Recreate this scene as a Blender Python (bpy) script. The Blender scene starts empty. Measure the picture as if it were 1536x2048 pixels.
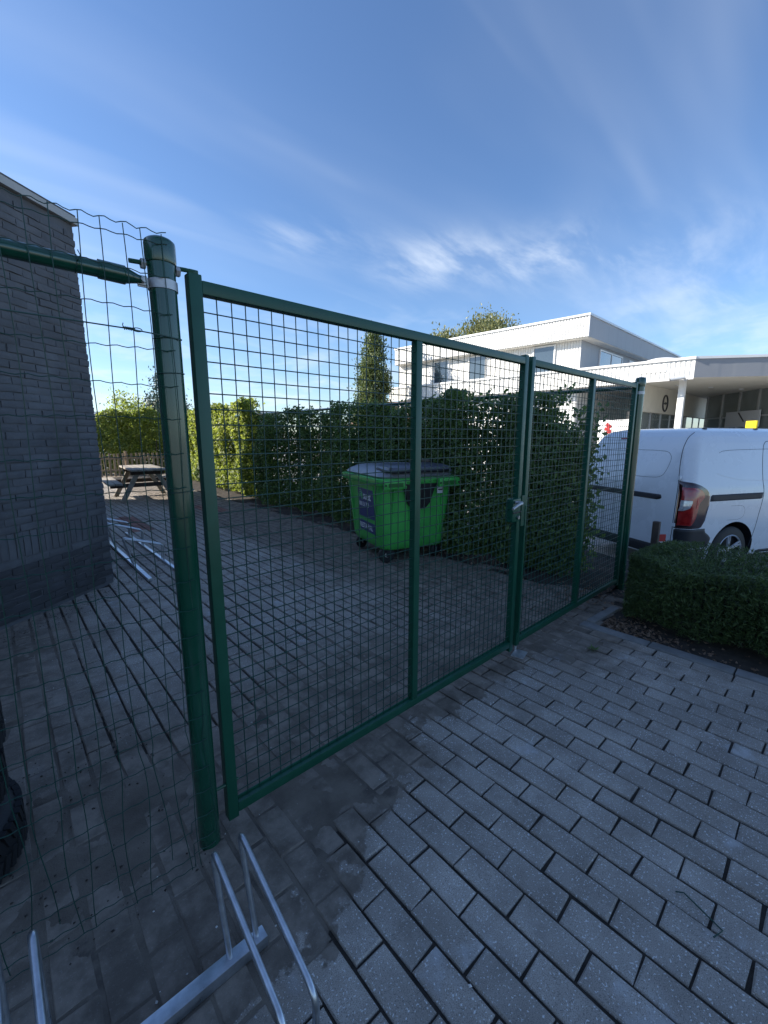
import bpy, bmesh, math, random
import numpy as np
from mathutils import Vector, Matrix
random.seed(7); rng = np.random.default_rng(7)
R = math.radians
S = bpy.context.scene
COL = S.collection

# ------------------------------------------------------------------ camera
CAM = Vector((0.0, -1.4276, 1.5))
YAW, PITCH, FPX = R(42.22), R(10.15), 848.43
cd = bpy.data.cameras.new('camera'); cam = bpy.data.objects.new('camera', cd); COL.objects.link(cam)
cam.location = CAM; cam.rotation_euler = (R(90) - PITCH, 0, -YAW)
cd.sensor_fit = 'VERTICAL'; cd.sensor_height = 34.6; cd.lens = FPX / 2048 * 34.6
cd.clip_start = 0.05; cd.clip_end = 3000
S.camera = cam

# ------------------------------------------------------------------ sun and sky
SUN_EL = R(28.0)
SUN_H = Vector((-0.72, 0.69, 0)).normalized()
SUN = Vector((SUN_H.x * math.cos(SUN_EL), SUN_H.y * math.cos(SUN_EL), math.sin(SUN_EL)))
sl = bpy.data.lights.new('sun', 'SUN'); sl.energy = 4.2; sl.angle = R(0.53); sl.color = (1.0, 0.93, 0.82)
so = bpy.data.objects.new('sun', sl); COL.objects.link(so)
so.rotation_euler = (-SUN).to_track_quat('-Z', 'Y').to_euler()

W = bpy.data.worlds.new('World'); S.world = W; W.use_nodes = True
nt = W.node_tree; nt.nodes.clear()
def N(tree, t, **k):
    n = tree.nodes.new(t)
    for a, b in k.items():
        if a == 'i':
            for kk, vv in b.items(): n.inputs[kk].default_value = vv
        else: setattr(n, a, b)
    return n
sky = N(nt, 'ShaderNodeTexSky', sky_type='NISHITA', sun_disc=False, sun_elevation=SUN_EL,
        sun_rotation=math.atan2(SUN_H.x, SUN_H.y), altitude=0.0, air_density=1.0, dust_density=0.35, ozone_density=2.2)
tc = N(nt, 'ShaderNodeTexCoord')
sep = N(nt, 'ShaderNodeSeparateXYZ'); nt.links.new(tc.outputs['Generated'], sep.inputs[0])
def math_(op, a, b=None, c=None, clamp=False, tree=nt):
    n = tree.nodes.new('ShaderNodeMath'); n.operation = op; n.use_clamp = clamp
    for i, v in enumerate((a, b, c)):
        if v is None: continue
        if isinstance(v, (int, float)): n.inputs[i].default_value = v
        else: tree.links.new(v, n.inputs[i])
    return n.outputs[0]
zc = math_('MAXIMUM', sep.outputs[2], 0.0)
den = math_('ADD', zc, 0.16)
px_ = math_('DIVIDE', sep.outputs[0], den); py_ = math_('DIVIDE', sep.outputs[1], den)
cmb = N(nt, 'ShaderNodeCombineXYZ'); nt.links.new(px_, cmb.inputs[0]); nt.links.new(py_, cmb.inputs[1])
def cloud(rot, sc, loc, nscale, det, rough, lo, hi, dist=0.6):
    m = N(nt, 'ShaderNodeMapping'); m.inputs['Rotation'].default_value = (0, 0, rot); m.inputs['Scale'].default_value = sc; m.inputs['Location'].default_value = loc
    nt.links.new(cmb.outputs[0], m.inputs[0])
    n = N(nt, 'ShaderNodeTexNoise', i={'Scale': nscale, 'Detail': det, 'Roughness': rough, 'Distortion': dist})
    nt.links.new(m.outputs[0], n.inputs['Vector'])
    r = N(nt, 'ShaderNodeMapRange', interpolation_type='SMOOTHSTEP', i={'From Min': lo, 'From Max': hi})
    nt.links.new(n.outputs['Fac'], r.inputs[0]); return r.outputs[0]
veil = cloud(R(35), (0.45, 1.5, 1), (3.1, 0.4, 0), 1.1, 3, 0.55, 0.40, 0.80, 0.3)
streak = cloud(R(20), (0.35, 1.9, 1), (1.3, 2.6, 0), 1.5, 3, 0.6, 0.50, 0.82, 0.3)
def patch(az, el, saz, sel):      # a bank of thin cloud in one part of the sky, broken by noise
    a = math_('ARCTAN2', sep.outputs[0], sep.outputs[1])
    e = math_('ARCSINE', sep.outputs[2])
    da = math_('DIVIDE', math_('SUBTRACT', a, R(az)), R(saz)); de = math_('DIVIDE', math_('SUBTRACT', e, R(el)), R(sel))
    d2 = math_('ADD', math_('MULTIPLY', da, da), math_('MULTIPLY', de, de))
    return math_('EXPONENT', math_('MULTIPLY', d2, -1.0))
fine = cloud(R(8), (0.9, 2.2, 1), (0.2, 5.0, 0), 2.2, 5, 0.60, 0.36, 0.72, 0.25)
b1 = patch(64, 19.8, 10, 2.4); b2 = patch(33, 22.6, 6, 2.0); b3 = patch(48.5, 20.3, 7, 2.4); b4 = patch(78, 15, 9, 5)
banks = math_('MINIMUM', math_('ADD', math_('ADD', b1, b3), math_('ADD', math_('MULTIPLY', b2, .6), math_('MULTIPLY', b4, .5))), 1.0)
cum = cloud(0, (1, 1, 1), (0.7, 0.3, 0), 2.4, 4, 0.6, 0.46, 0.66, 0.2)
low = patch(14, 3.5, 34, 6.0)
mask = math_('ADD', math_('MULTIPLY', veil, 0.13), math_('MULTIPLY', streak, 0.20))
mask = math_('ADD', mask, math_('MULTIPLY', math_('MULTIPLY', banks, fine), 0.55))
lowband = N(nt, 'ShaderNodeMapRange', i={'From Min': 0.30, 'From Max': 0.04, 'To Min': 0.0, 'To Max': 1.0}); nt.links.new(sep.outputs[2], lowband.inputs[0])
mask = math_('ADD', mask, math_('MULTIPLY', lowband.outputs[0], math_('ADD', math_('MULTIPLY', cum, 0.42), 0.05)))
mask = math_('MINIMUM', mask, 0.93)
mixc = N(nt, 'ShaderNodeMix', data_type='RGBA'); nt.links.new(mask, mixc.inputs[0])
tint = N(nt, 'ShaderNodeMix', data_type='RGBA', blend_type='MULTIPLY'); tint.inputs[0].default_value = 1.0
tint.inputs[7].default_value = (0.78, 0.92, 1.10, 1)
nt.links.new(sky.outputs[0], tint.inputs[6])
nt.links.new(tint.outputs[2], mixc.inputs[6]); mixc.inputs[7].default_value = (5.6, 6.1, 6.7, 1)
bg = N(nt, 'ShaderNodeBackground'); bg.inputs[1].default_value = 0.088
nt.links.new(mixc.outputs[2], bg.inputs[0])
W.cycles.sampling_method = 'MANUAL'; W.cycles.sample_map_resolution = 512
wo = N(nt, 'ShaderNodeOutputWorld'); nt.links.new(bg.outputs[0], wo.inputs[0])

vs = S.view_settings
vs.view_transform = 'Standard'; vs.look = 'None'; vs.gamma = 1; vs.use_curve_mapping = False; vs.exposure = 1.10

# ------------------------------------------------------------------ helpers
def proj(p):
    d = Vector(p) - CAM
    fw = Vector((math.sin(YAW) * math.cos(PITCH), math.cos(YAW) * math.cos(PITCH), -math.sin(PITCH)))
    r = Vector((math.cos(YAW), -math.sin(YAW), 0)); u = r.cross(fw); z = d.dot(fw)
    if z <= 0.05: return None
    return 768 + FPX * d.dot(r) / z, 1024 - FPX * d.dot(u) / z, z

def tag(o, label=None, cat=None, group=None, kind=None):
    if label: o['label'] = label
    if cat: o['category'] = cat
    if group: o['group'] = group
    if kind: o['kind'] = kind
    return o

def thing(name, label, cat, loc=(0, 0, 0), rz=0.0, group=None):
    o = bpy.data.objects.new(name, None); COL.objects.link(o); o.empty_display_size = .1
    o.location = loc; o.rotation_euler = (0, 0, rz)
    return tag(o, label, cat, group)

def link_mesh(name, me, mat=None, parent=None, kind=None):
    o = bpy.data.objects.new(name, me); COL.objects.link(o)
    if mat and not me.materials: me.materials.append(mat)
    if parent: o.parent = parent
    if kind: o['kind'] = kind
    return o

class MB:
    def __init__(s, off=(0, 0, 0)): s.v = []; s.f = []; s.off = Vector(off)
    def add(s, vs_, fs):
        b = len(s.v); s.v += [tuple(x) for x in vs_]; s.f += [tuple(b + i for i in f) for f in fs]; return s
    def box(s, c, size, M=None, bev=0.0):
        hx, hy, hz = [a / 2 for a in size]; c = Vector(c)
        if bev > 0:
            b = min(bev, hx * .9, hy * .9, hz * .9); bm = bmesh.new(); bmesh.ops.create_cube(bm, size=1)
            for v in bm.verts: v.co = Vector((v.co.x * size[0], v.co.y * size[1], v.co.z * size[2]))
            bmesh.ops.bevel(bm, geom=bm.edges[:], offset=b, segments=2, affect='EDGES', profile=.6)
            bm.verts.index_update()
            pts = [v.co.copy() for v in bm.verts]; fs = [[v.index for v in f.verts] for f in bm.faces]; bm.free()
        else:
            pts = [Vector((x, y, z)) for x in (-hx, hx) for y in (-hy, hy) for z in (-hz, hz)]
            fs = [(0, 1, 3, 2), (4, 6, 7, 5), (0, 4, 5, 1), (2, 3, 7, 6), (0, 2, 6, 4), (1, 5, 7, 3)]
        if M is not None: pts = [M @ p for p in pts]
        return s.add([c + p for p in pts], fs)
    def ab(s, a, b, bev=0.0):
        return s.box([(a[i] + b[i]) / 2 for i in range(3)], [abs(b[i] - a[i]) for i in range(3)], None, bev)
    def tube(s, pts, r, n=8, closed=False, cap=True):
        P = [Vector(p) for p in pts]; m = len(P); rs = r if isinstance(r, (list, tuple)) else [r] * m
        T = []
        for i in range(m):
            a = P[(i - 1) % m] if (closed or i > 0) else P[i]; b = P[(i + 1) % m] if (closed or i < m - 1) else P[i]
            t = (b - a); T.append(t.normalized() if t.length > 1e-9 else Vector((0, 0, 1)))
        up = Vector((0, 0, 1)) if abs(T[0].z) < .9 else Vector((1, 0, 0))
        nrm = (up - T[0] * up.dot(T[0])).normalized(); V = []
        for i in range(m):
            nrm = (nrm - T[i] * nrm.dot(T[i])).normalized(); bn = T[i].cross(nrm)
            for k in range(n):
                a = 2 * math.pi * k / n; V.append(P[i] + (nrm * math.cos(a) + bn * math.sin(a)) * rs[i])
        F = []
        for i in range(m if closed else m - 1):
            j = (i + 1) % m
            for k in range(n): F.append((i * n + k, i * n + (k + 1) % n, j * n + (k + 1) % n, j * n + k))
        if cap and not closed: F.append(tuple(range(n - 1, -1, -1))); F.append(tuple((m - 1) * n + k for k in range(n)))
        return s.add(V, F)
    def prism(s, poly, z0, z1):
        n = len(poly); V = [(p[0], p[1], z0) for p in poly] + [(p[0], p[1], z1) for p in poly]
        return s.add(V, [tuple(range(n - 1, -1, -1)), tuple(range(n, 2 * n))] + [(i, (i + 1) % n, n + (i + 1) % n, n + i) for i in range(n)])
    def lathe(s, prof, c, n=32, axis='z', cap=True):
        V = []; c = Vector(c)
        for r_, h in prof:
            for k in range(n):
                a = 2 * math.pi * k / n; x, y = r_ * math.cos(a), r_ * math.sin(a)
                p = Vector((x, y, h)) if axis == 'z' else (Vector((x, h, y)) if axis == 'y' else Vector((h, x, y)))
                V.append(c + p)
        m = len(prof); F = [(i * n + k, i * n + (k + 1) % n, (i + 1) * n + (k + 1) % n, (i + 1) * n + k) for i in range(m - 1) for k in range(n)]
        if cap: F.append(tuple(range(n - 1, -1, -1))); F.append(tuple((m - 1) * n + k for k in range(n)))
        return s.add(V, F)
    def mesh(s, name, smooth=False, fix=True):
        me = bpy.data.meshes.new(name); o = s.off
        me.from_pydata([(x - o.x, y - o.y, z - o.z) for x, y, z in s.v], [], s.f)
        if fix:
            bm = bmesh.new(); bm.from_mesh(me); bmesh.ops.recalc_face_normals(bm, faces=bm.faces[:]); bm.to_mesh(me); bm.free()
        if smooth:
            me.polygons.foreach_set('use_smooth', [True] * len(me.polygons))
            try: me.set_sharp_from_angle(angle=R(40))
            except Exception: pass
        me.update(); return me
    def build(s, name, mat, parent=None, smooth=False, kind=None):
        return link_mesh(name, s.mesh(name, smooth), mat, parent, kind)

# ------------------------------------------------------------------ materials
def mat(name, col, rough=0.6, metal=0.0, var=0.0, vscale=6.0, bump=0.0, bscale=40.0, spec=0.5, island=0.0, coat=0.0, vcol=None, coords='Object', wear=None):
    m = bpy.data.materials.new(name); m.use_nodes = True; t = m.node_tree; b = t.nodes['Principled BSDF']
    b.inputs['Base Color'].default_value = (*col, 1); b.inputs['Roughness'].default_value = rough; b.inputs['Metallic'].default_value = metal
    b.inputs['Specular IOR Level'].default_value = spec; b.inputs['Coat Weight'].default_value = coat; b.inputs['Coat Roughness'].default_value = .08
    tcn = N(t, 'ShaderNodeTexCoord'); geo = N(t, 'ShaderNodeNewGeometry')
    vec = geo.outputs['Position'] if coords == 'World' else tcn.outputs['Object']
    c = None
    if var > 0:
        n = N(t, 'ShaderNodeTexNoise', i={'Scale': vscale, 'Detail': 6, 'Roughness': .6}); t.links.new(vec, n.inputs['Vector'])
        mx = N(t, 'ShaderNodeMix', data_type='RGBA')
        rr = N(t, 'ShaderNodeMapRange', i={'From Min': .3, 'From Max': .7}); t.links.new(n.outputs['Fac'], rr.inputs[0]); t.links.new(rr.outputs[0], mx.inputs[0])
        mx.inputs[6].default_value = (*[x * (1 - var) for x in col], 1); mx.inputs[7].default_value = (*(vcol or [min(1, x * (1 + var)) for x in col]), 1)
        c = mx.outputs[2]
        rg = N(t, 'ShaderNodeMapRange', i={'To Min': max(.02, rough - .12), 'To Max': min(1, rough + .12)}); t.links.new(n.outputs['Fac'], rg.inputs[0]); t.links.new(rg.outputs[0], b.inputs['Roughness'])
    if island > 0:
        oi = N(t, 'ShaderNodeObjectInfo')
        sm = math_('FRACT', math_('ADD', geo.outputs['Random Per Island'], oi.outputs['Random'], tree=t), tree=t)
        hv = N(t, 'ShaderNodeHueSaturation')
        mr = N(t, 'ShaderNodeMapRange', i={'To Min': 1 - island, 'To Max': 1 + island}); t.links.new(sm, mr.inputs[0]); t.links.new(mr.outputs[0], hv.inputs['Value'])
        if c is not None: t.links.new(c, hv.inputs['Color'])
        else: hv.inputs['Color'].default_value = (*col, 1)
        c = hv.outputs[0]
    if wear:      # scattered blotches of another colour
        n = N(t, 'ShaderNodeTexNoise', i={'Scale': wear[1], 'Detail': 8, 'Roughness': .65}); t.links.new(vec, n.inputs['Vector'])
        rr = N(t, 'ShaderNodeMapRange', i={'From Min': wear[2], 'From Max': wear[2] + .08, 'To Max': wear[3]}); t.links.new(n.outputs['Fac'], rr.inputs[0])
        mx = N(t, 'ShaderNodeMix', data_type='RGBA'); t.links.new(rr.outputs[0], mx.inputs[0])
        if c is not None: t.links.new(c, mx.inputs[6])
        else: mx.inputs[6].default_value = (*col, 1)
        mx.inputs[7].default_value = (*wear[0], 1); c = mx.outputs[2]
    if c is not None: t.links.new(c, b.inputs['Base Color'])
    if bump > 0:
        n = N(t, 'ShaderNodeTexNoise', i={'Scale': bscale, 'Detail': 6, 'Roughness': .6}); t.links.new(vec, n.inputs['Vector'])
        bp = N(t, 'ShaderNodeBump', i={'Strength': bump, 'Distance': .01}); t.links.new(n.outputs['Fac'], bp.inputs['Height']); t.links.new(bp.outputs[0], b.inputs['Normal'])
    return m

def leaf_mat(name, c1, c2, trans=0.35, rough=.45):
    m = bpy.data.materials.new(name); m.use_nodes = True; t = m.node_tree; b = t.nodes['Principled BSDF']
    geo = N(t, 'ShaderNodeNewGeometry'); mx = N(t, 'ShaderNodeMix', data_type='RGBA'); t.links.new(geo.outputs['Random Per Island'], mx.inputs[0])
    mx.inputs[6].default_value = (*c1, 1); mx.inputs[7].default_value = (*c2, 1); t.links.new(mx.outputs[2], b.inputs['Base Color'])
    b.inputs['Roughness'].default_value = rough
    tr = N(t, 'ShaderNodeBsdfTranslucent'); hs = N(t, 'ShaderNodeHueSaturation', i={'Saturation': 1.15, 'Value': 1.5, 'Hue': .485}); t.links.new(mx.outputs[2], hs.inputs['Color']); t.links.new(hs.outputs[0], tr.inputs[0])
    ms = N(t, 'ShaderNodeMixShader'); ms.inputs[0].default_value = trans
    t.links.new(b.outputs[0], ms.inputs[1]); t.links.new(tr.outputs[0], ms.inputs[2]); t.links.new(ms.outputs[0], t.nodes['Material Output'].inputs[0])
    return m

M = {}
M['green'] = mat('green_coat', (.005, .062, .036), .20, var=.12, vscale=9, bump=.012, bscale=60, spec=.6, coat=.6)
M['green_frame'] = mat('green_frame_paint', (.006, .072, .042), .38, var=.12, vscale=14, bump=.03, bscale=90)
M['wire'] = mat('green_wire', (.006, .048, .036), .42, var=.2, vscale=20)
M['galv'] = mat('galvanised_steel', (.55, .58, .62), .32, .9, var=.22, vscale=22, bump=.04, bscale=70)
M['zinc'] = mat('zinc_band', (.50, .50, .50), .45, .7, var=.2, vscale=30)
M['rubber'] = mat('tyre_rubber', (.014, .015, .017), .62, var=.3, vscale=9, bump=.15, bscale=90)
M['black'] = mat('black_plastic', (.012, .013, .016), .5, var=.25, vscale=10, bump=.03)
M['paint_wall'] = mat('grey_wall_paint', (.112, .114, .122), .75, var=.26, vscale=3.2, bump=.8, bscale=17, island=.10, coords='World')
M['plinth'] = mat('dark_plinth_paint', (.062, .062, .068), .75, var=.3, vscale=5, bump=.5, bscale=24, island=.12, coords='World')
M['eave'] = mat('eave_metal', (.42, .39, .35), .45, .2, var=.12, vscale=4)
M['roofing'] = mat('roof_felt', (.10, .10, .10), .9, var=.2)
M['soil'] = mat('soil', (.042, .032, .026), .95, var=.45, vscale=9, bump=.8, bscale=45, coords='World')
M['kerb'] = mat('kerb_concrete', (.21, .21, .205), .85, var=.28, vscale=7, bump=.25, bscale=60, island=.1, coords='World')
M['asphalt'] = mat('pale_paved_lot', (.32, .31, .29), .9, var=.2, vscale=1.2, bump=.3, bscale=90, coords='World')
M['red_paver'] = mat('red_paver', (.24, .115, .09), .85, var=.25, vscale=12, bump=.3, bscale=80, island=.2, coords='World')
M['bin_green'] = mat('bin_green_plastic', (.065, .44, .085), .42, var=.14, vscale=5, bump=.03, bscale=30)
M['bin_lid'] = mat('bin_lid_grey', (.24, .25, .29), .38, var=.15, vscale=5, bump=.03)
M['sticker'] = mat('blue_sticker', (.028, .045, .16), .4, var=.08)
M['white_print'] = mat('white_print', (.72, .74, .78), .5)
M['green_print'] = mat('green_print', (.18, .52, .22), .5)
M['wood'] = mat('weathered_wood', (.33, .29, .24), .8, var=.3, vscale=7, bump=.35, bscale=50, island=.15)
M['wood_dark'] = mat('dark_wood', (.075, .055, .045), .85, var=.3, vscale=12, bump=.3)
M['picket'] = mat('picket_wood', (.36, .27, .18), .8, var=.25, vscale=9, bump=.3, island=.15)
M['clad'] = mat('white_cladding', (.80, .79, .76), .5, var=.04, vscale=2, bump=.02)
M['white'] = mat('white_panel', (.78, .78, .77), .5, var=.04, vscale=2)
M['shaded_panel'] = mat('grey_shaded_panel', (.27, .28, .30), .5, var=.04, vscale=1.5)  # flat panels, their grey darkened for the faces turned from the sun
M['soffit'] = mat('soffit_panel', (.72, .70, .64), .6, var=.05, vscale=2)
M['alu'] = mat('aluminium_frame', (.55, .56, .57), .4, .4, var=.08)
M['glass'] = mat('window_glass', (.05, .07, .09), .04, 0, spec=.9, coat=1.0)
M['glass_reflect'] = mat('showroom_glass', (.22, .26, .26), .06, 0, spec=.8, coat=1.0, var=.2, vscale=.8)  # pale greenish reflection put into the base colour
M['beige'] = mat('beige_bulkhead', (.70, .66, .57), .6, var=.06, vscale=2)
M['dark_int'] = mat('dark_interior', (.05, .05, .05), .7, var=.3, vscale=1.5)
M['logo'] = mat('logo_dark', (.06, .06, .065), .35, .3)
M['van'] = mat('van_white_paint', (.72, .74, .77), .28, var=.03, vscale=2, spec=.5, coat=.7)
M['van_black'] = mat('van_black_plastic', (.016, .017, .022), .55, var=.15, vscale=12, bump=.03)
M['seam'] = mat('panel_gap', (.035, .037, .045), .7)
M['rim'] = mat('alloy_rim', (.55, .57, .60), .3, .8, var=.1)
M['red_lens'] = mat('red_lens', (.30, .008, .012), .1, spec=.7, coat=1.0, var=.35, vscale=14, vcol=(.42, .02, .02))
M['dark_lens'] = mat('dark_red_lens', (.022, .004, .007), .1, coat=1.0)
M['clear_lens'] = mat('clear_lens', (.50, .52, .55), .12, .3, coat=1.0, var=.4, vscale=45)
M['red'] = mat('red_paint', (.45, .03, .03), .5, var=.15)
M['yellow'] = mat('yellow_paint', (.75, .58, .02), .5, var=.1)
M['bark'] = mat('bark', (.085, .065, .05), .9, var=.3, vscale=10, bump=.6, bscale=40)
M['rooftile'] = mat('brown_roof_tiles', (.20, .125, .09), .8, var=.2, island=.2)
M['hall'] = mat('grey_hall', (.33, .36, .40), .7, var=.1)
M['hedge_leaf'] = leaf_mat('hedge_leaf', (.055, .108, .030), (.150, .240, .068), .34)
M['hedge_sunlit'] = leaf_mat('hedge_leaf_sunlit', (.140, .200, .045), (.320, .370, .110), .58)  # brighter copy of the hedge leaf, sunlight put into its colour
M['yew_leaf'] = leaf_mat('yew_needle', (.030, .056, .018), (.095, .150, .042), .22, .55)
M['cypress_leaf'] = leaf_mat('cypress_leaf', (.075, .115, .045), (.175, .215, .085), .35)
M['poplar_leaf'] = leaf_mat('poplar_leaf', (.120, .150, .070), (.270, .275, .130), .40)
M['conifer_leaf'] = leaf_mat('conifer_leaf', (.045, .075, .060), (.090, .125, .095), .2)
M['dead_leaf'] = leaf_mat('dead_leaf', (.095, .058, .036), (.300, .205, .140), .15, .7)
M['stone'] = mat('pale_pebble', (.52, .51, .48), .8, var=.2, island=.3)

def paver_material():
    m = bpy.data.materials.new('concrete_paver'); m.use_nodes = True; t = m.node_tree; b = t.nodes['Principled BSDF']; L = t.links.new
    geo = N(t, 'ShaderNodeNewGeometry'); oi = N(t, 'ShaderNodeObjectInfo'); P = geo.outputs['Position']
    sx = N(t, 'ShaderNodeSeparateXYZ'); L(P, sx.inputs[0])
    mm = lambda op, a, b_=None, c=None, clamp=False: math_(op, a, b_, c, clamp, tree=t)
    def noise(sc, det=6, ro=.6, loc=None):
        n = N(t, 'ShaderNodeTexNoise', i={'Scale': sc, 'Detail': det, 'Roughness': ro})
        if loc:
            mp = N(t, 'ShaderNodeMapping'); mp.inputs['Location'].default_value = loc; L(P, mp.inputs[0]); L(mp.outputs[0], n.inputs['Vector'])
        else: L(P, n.inputs['Vector'])
        return n.outputs['Fac']
    def rmp(x, a, b_, lo=0, hi=1, sm=True):
        r = N(t, 'ShaderNodeMapRange', interpolation_type='SMOOTHSTEP' if sm else 'LINEAR', i={'From Min': a, 'From Max': b_, 'To Min': lo, 'To Max': hi}); L(x, r.inputs[0]); return r.outputs[0]
    def mixc_(f, a, b_):
        n = N(t, 'ShaderNodeMix', data_type='RGBA')
        if isinstance(f, float): n.inputs[0].default_value = f
        else: L(f, n.inputs[0])
        for i, v in ((6, a), (7, b_)):
            if isinstance(v, tuple): n.inputs[i].default_value = (*v, 1)
            else: L(v, n.inputs[i])
        return n.outputs[2]
    rnd = mm('FRACT', mm('ADD', geo.outputs['Random Per Island'], oi.outputs['Random']))
    c = mixc_(rmp(noise(5.5, 3), .3, .7), (.330, .288, .245), (.470, .420, .366))
    hv = N(t, 'ShaderNodeHueSaturation'); L(rmp(rnd, 0, 1, .89, 1.11, False), hv.inputs['Value']); L(c, hv.inputs['Color']); c = hv.outputs[0]
    c = mixc_(rmp(noise(1.3, 4, .6, (5, 5, 9)), .38, .66, .45, 0), c, (.205, .178, .150)); g = noise(420, 1, .5); c = mixc_(rmp(g, .30, .52, .75, 0), c, (.125, .108, .092))      # dark grit
    g2 = noise(150, 1, .5, (4, 9, 1)); spk = rmp(g2, .645, .70)                             # pale grit
    c = mixc_(mm('MULTIPLY', spk, .85), c, (.72, .72, .71))
    bl = rmp(noise(3.2, 4, .65, (2.1, 7.3, 0)), .60, .74)                                  # lime bloom
    c = mixc_(mm('MULTIPLY', bl, .55), c, (.55, .56, .58))
    # silt along the gate: a strip in front of it, wider by the post and inside the yard
    wob = mm('MULTIPLY', mm('SUBTRACT', noise(4.2, 5, .62, (1, 3, 5)), .5), .85)
    wob2 = mm('MULTIPLY', mm('SUBTRACT', noise(17, 3, .6, (9, 2, 5)), .5), .22)
    y = mm('ADD', mm('ADD', sx.outputs[1], wob), wob2)
    front = mm('SUBTRACT', mm('MULTIPLY', rmp(sx.outputs[0], .15, 1.45, 0, 1, False), .52), .66)   # front edge of silt, -0.62 by the post to -0.14
    s1 = rmp(mm('SUBTRACT', y, front), 0.0, .05)
    s2 = rmp(mm('SUBTRACT', sx.outputs[1], mm('MULTIPLY', noise(2.2, 3, .6, (3, 8, 2)), 1.9)), -.55, .75, 1, 0)
    silt = mm('MULTIPLY', s1, s2)
    yard = mm('MULTIPLY', rmp(noise(1.5, 5, .62, (6, 1, 2)), .52, .66), rmp(sx.outputs[1], -.1, .5))
    dk = mm('MULTIPLY', rmp(noise(2.6, 5, .6, (11, 4, 2)), .58, .68), rmp(sx.outputs[1], -1.6, -.6, .25, 1))
    corner = mm('MULTIPLY', rmp(sx.outputs[0], 2.45, 2.75), mm('MULTIPLY', rmp(mm('ADD', sx.outputs[1], wob), -.62, -.42), .9))
    leftd = rmp(mm('ADD', sx.outputs[0], wob), .55, .05)
    silt = mm('MAXIMUM', mm('MAXIMUM', silt, mm('MULTIPLY', yard, .65)), mm('MAXIMUM', mm('MULTIPLY', dk, .55), mm('MAXIMUM', corner, mm('MULTIPLY', leftd, .85))))
    sc_ = mixc_(rmp(noise(7, 4, .65, (3, 3, 3)), .35, .68), (.110, .088, .068), (.260, .215, .172))
    c = mixc_(mm('MULTIPLY', silt, .90), c, sc_)
    L(c, b.inputs['Base Color']); L(rmp(silt, 0, 1, .72, .88), b.inputs['Roughness']); b.inputs['Specular IOR Level'].default_value = .45
    hgt = mm('MULTIPLY', mm('ADD', mm('MULTIPLY', g, .6), mm('MULTIPLY', noise(60, 2), .8)), rmp(silt, 0, 1, 1, .30))
    bp = N(t, 'ShaderNodeBump', i={'Strength': .55, 'Distance': .004}); L(hgt, bp.inputs['Height']); L(bp.outputs[0], b.inputs['Normal'])
    return m
M['paver'] = paver_material()
M['silt'] = mat('silt', (.150, .120, .092), .92, var=.42, vscale=4.5, bump=.5, bscale=160, coords='World', vcol=(.225, .188, .150), wear=((.075, .062, .052), 2.6, .56, .8))
M['sand'] = mat('joint_sand', (.045, .037, .030), .95, var=.5, vscale=16, bump=.9, bscale=130, coords='World')

# ------------------------------------------------------------------ ground
g = MB(); g.add([(-900, -900, -.30), (900, -900, -.30), (900, 900, -.30), (-900, 900, -.30)], [(0, 1, 2, 3)])
tag(g.build('ground', M['asphalt']), kind='structure')

PX, PY, X0, YH = .1095, .218, 1.2445, -1.095
LH = .080
WALL_C = Vector((.76, 3.61, 0)); WA = R(39); WD = Vector((math.cos(WA), math.sin(WA), 0)); WN = Vector((math.sin(WA), -math.cos(WA), 0))
BED_X, BED_Y = 3.40, -.20
# the sand bed the pavers lie in: one raised slab, its top 6 mm below the pavers' top
bed = MB(); bed.ab((-12, -8, -.29), (4.28, 20, -.0105)); paving = tag(bed.build('paving', M['sand']), kind='structure')
pav_v = []
def paver_mesh(k, bev=True):
    r_ = random.Random(k); j = lambda a: r_.uniform(-a, a)
    hx, hy = (PX - .0100) / 2, (PY - .0085) / 2; c = .0045
    ix, iy = hx - c, hy - c
    top = [(-ix + j(.0015), -iy + j(.0015), j(.0008)), (ix + j(.0015), -iy + j(.0015), j(.0008)), (ix + j(.0015), iy + j(.0015), j(.0008)), (-ix + j(.0015), iy + j(.0015), j(.0008))]
    rim = [(-hx + j(.0026), -hy + j(.0026), -.0042), (hx + j(.0026), -hy + j(.0026), -.0042), (hx + j(.0026), hy + j(.0026), -.0042), (-hx + j(.0026), hy + j(.0026), -.0042)]
    bot = [(x, y, -LH) for x, y, z in rim]
    F = [(0, 1, 2, 3)] + [(i, i + 4, (i + 1) % 4 + 4, (i + 1) % 4) for i in range(4)] + [(i + 4, i + 8, (i + 1) % 4 + 8, (i + 1) % 4 + 4) for i in range(4)]
    return top + rim + bot, F
variants = []
for k in range(10):
    b_ = MB(); b_.add(*paver_mesh(k)); me = b_.mesh('brick'); me.materials.append(M['paver']); variants.append((me, b_))
cands = []
for i in range(-42, 28):
    xc = X0 + (i + .5) * PX
    if xc > 4.24: continue
    for j_ in range(-8, 96):
        yc = YH + (j_ + .5 + (.5 if i % 2 else 0)) * PY
        if yc < -2.4 or yc > 19.5: continue
        if xc > BED_X - .07 and yc < BED_Y + .02: continue
        p = Vector((xc, yc, 0))
        if (p - WALL_C).dot(WN) < -.05 and (p - WALL_C).dot(WD) < .05: continue
        q = proj((xc, yc, 0))
        if q is None or not (-160 < q[0] < 1700 and 850 < q[1] < 2260): continue
        red = (1.47 < xc < 1.75 and 6.2 < yc < 7.7) or (3.05 < xc < 3.45 and 7.0 < yc < 8.1)
        cands.append((q[2], xc, yc, -20 < q[0] < 1556 and q[1] < 2080, red))
cands.sort()
singles = [c for c in cands if c[3]][:300]; sset = set((c[1], c[2]) for c in singles)
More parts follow.
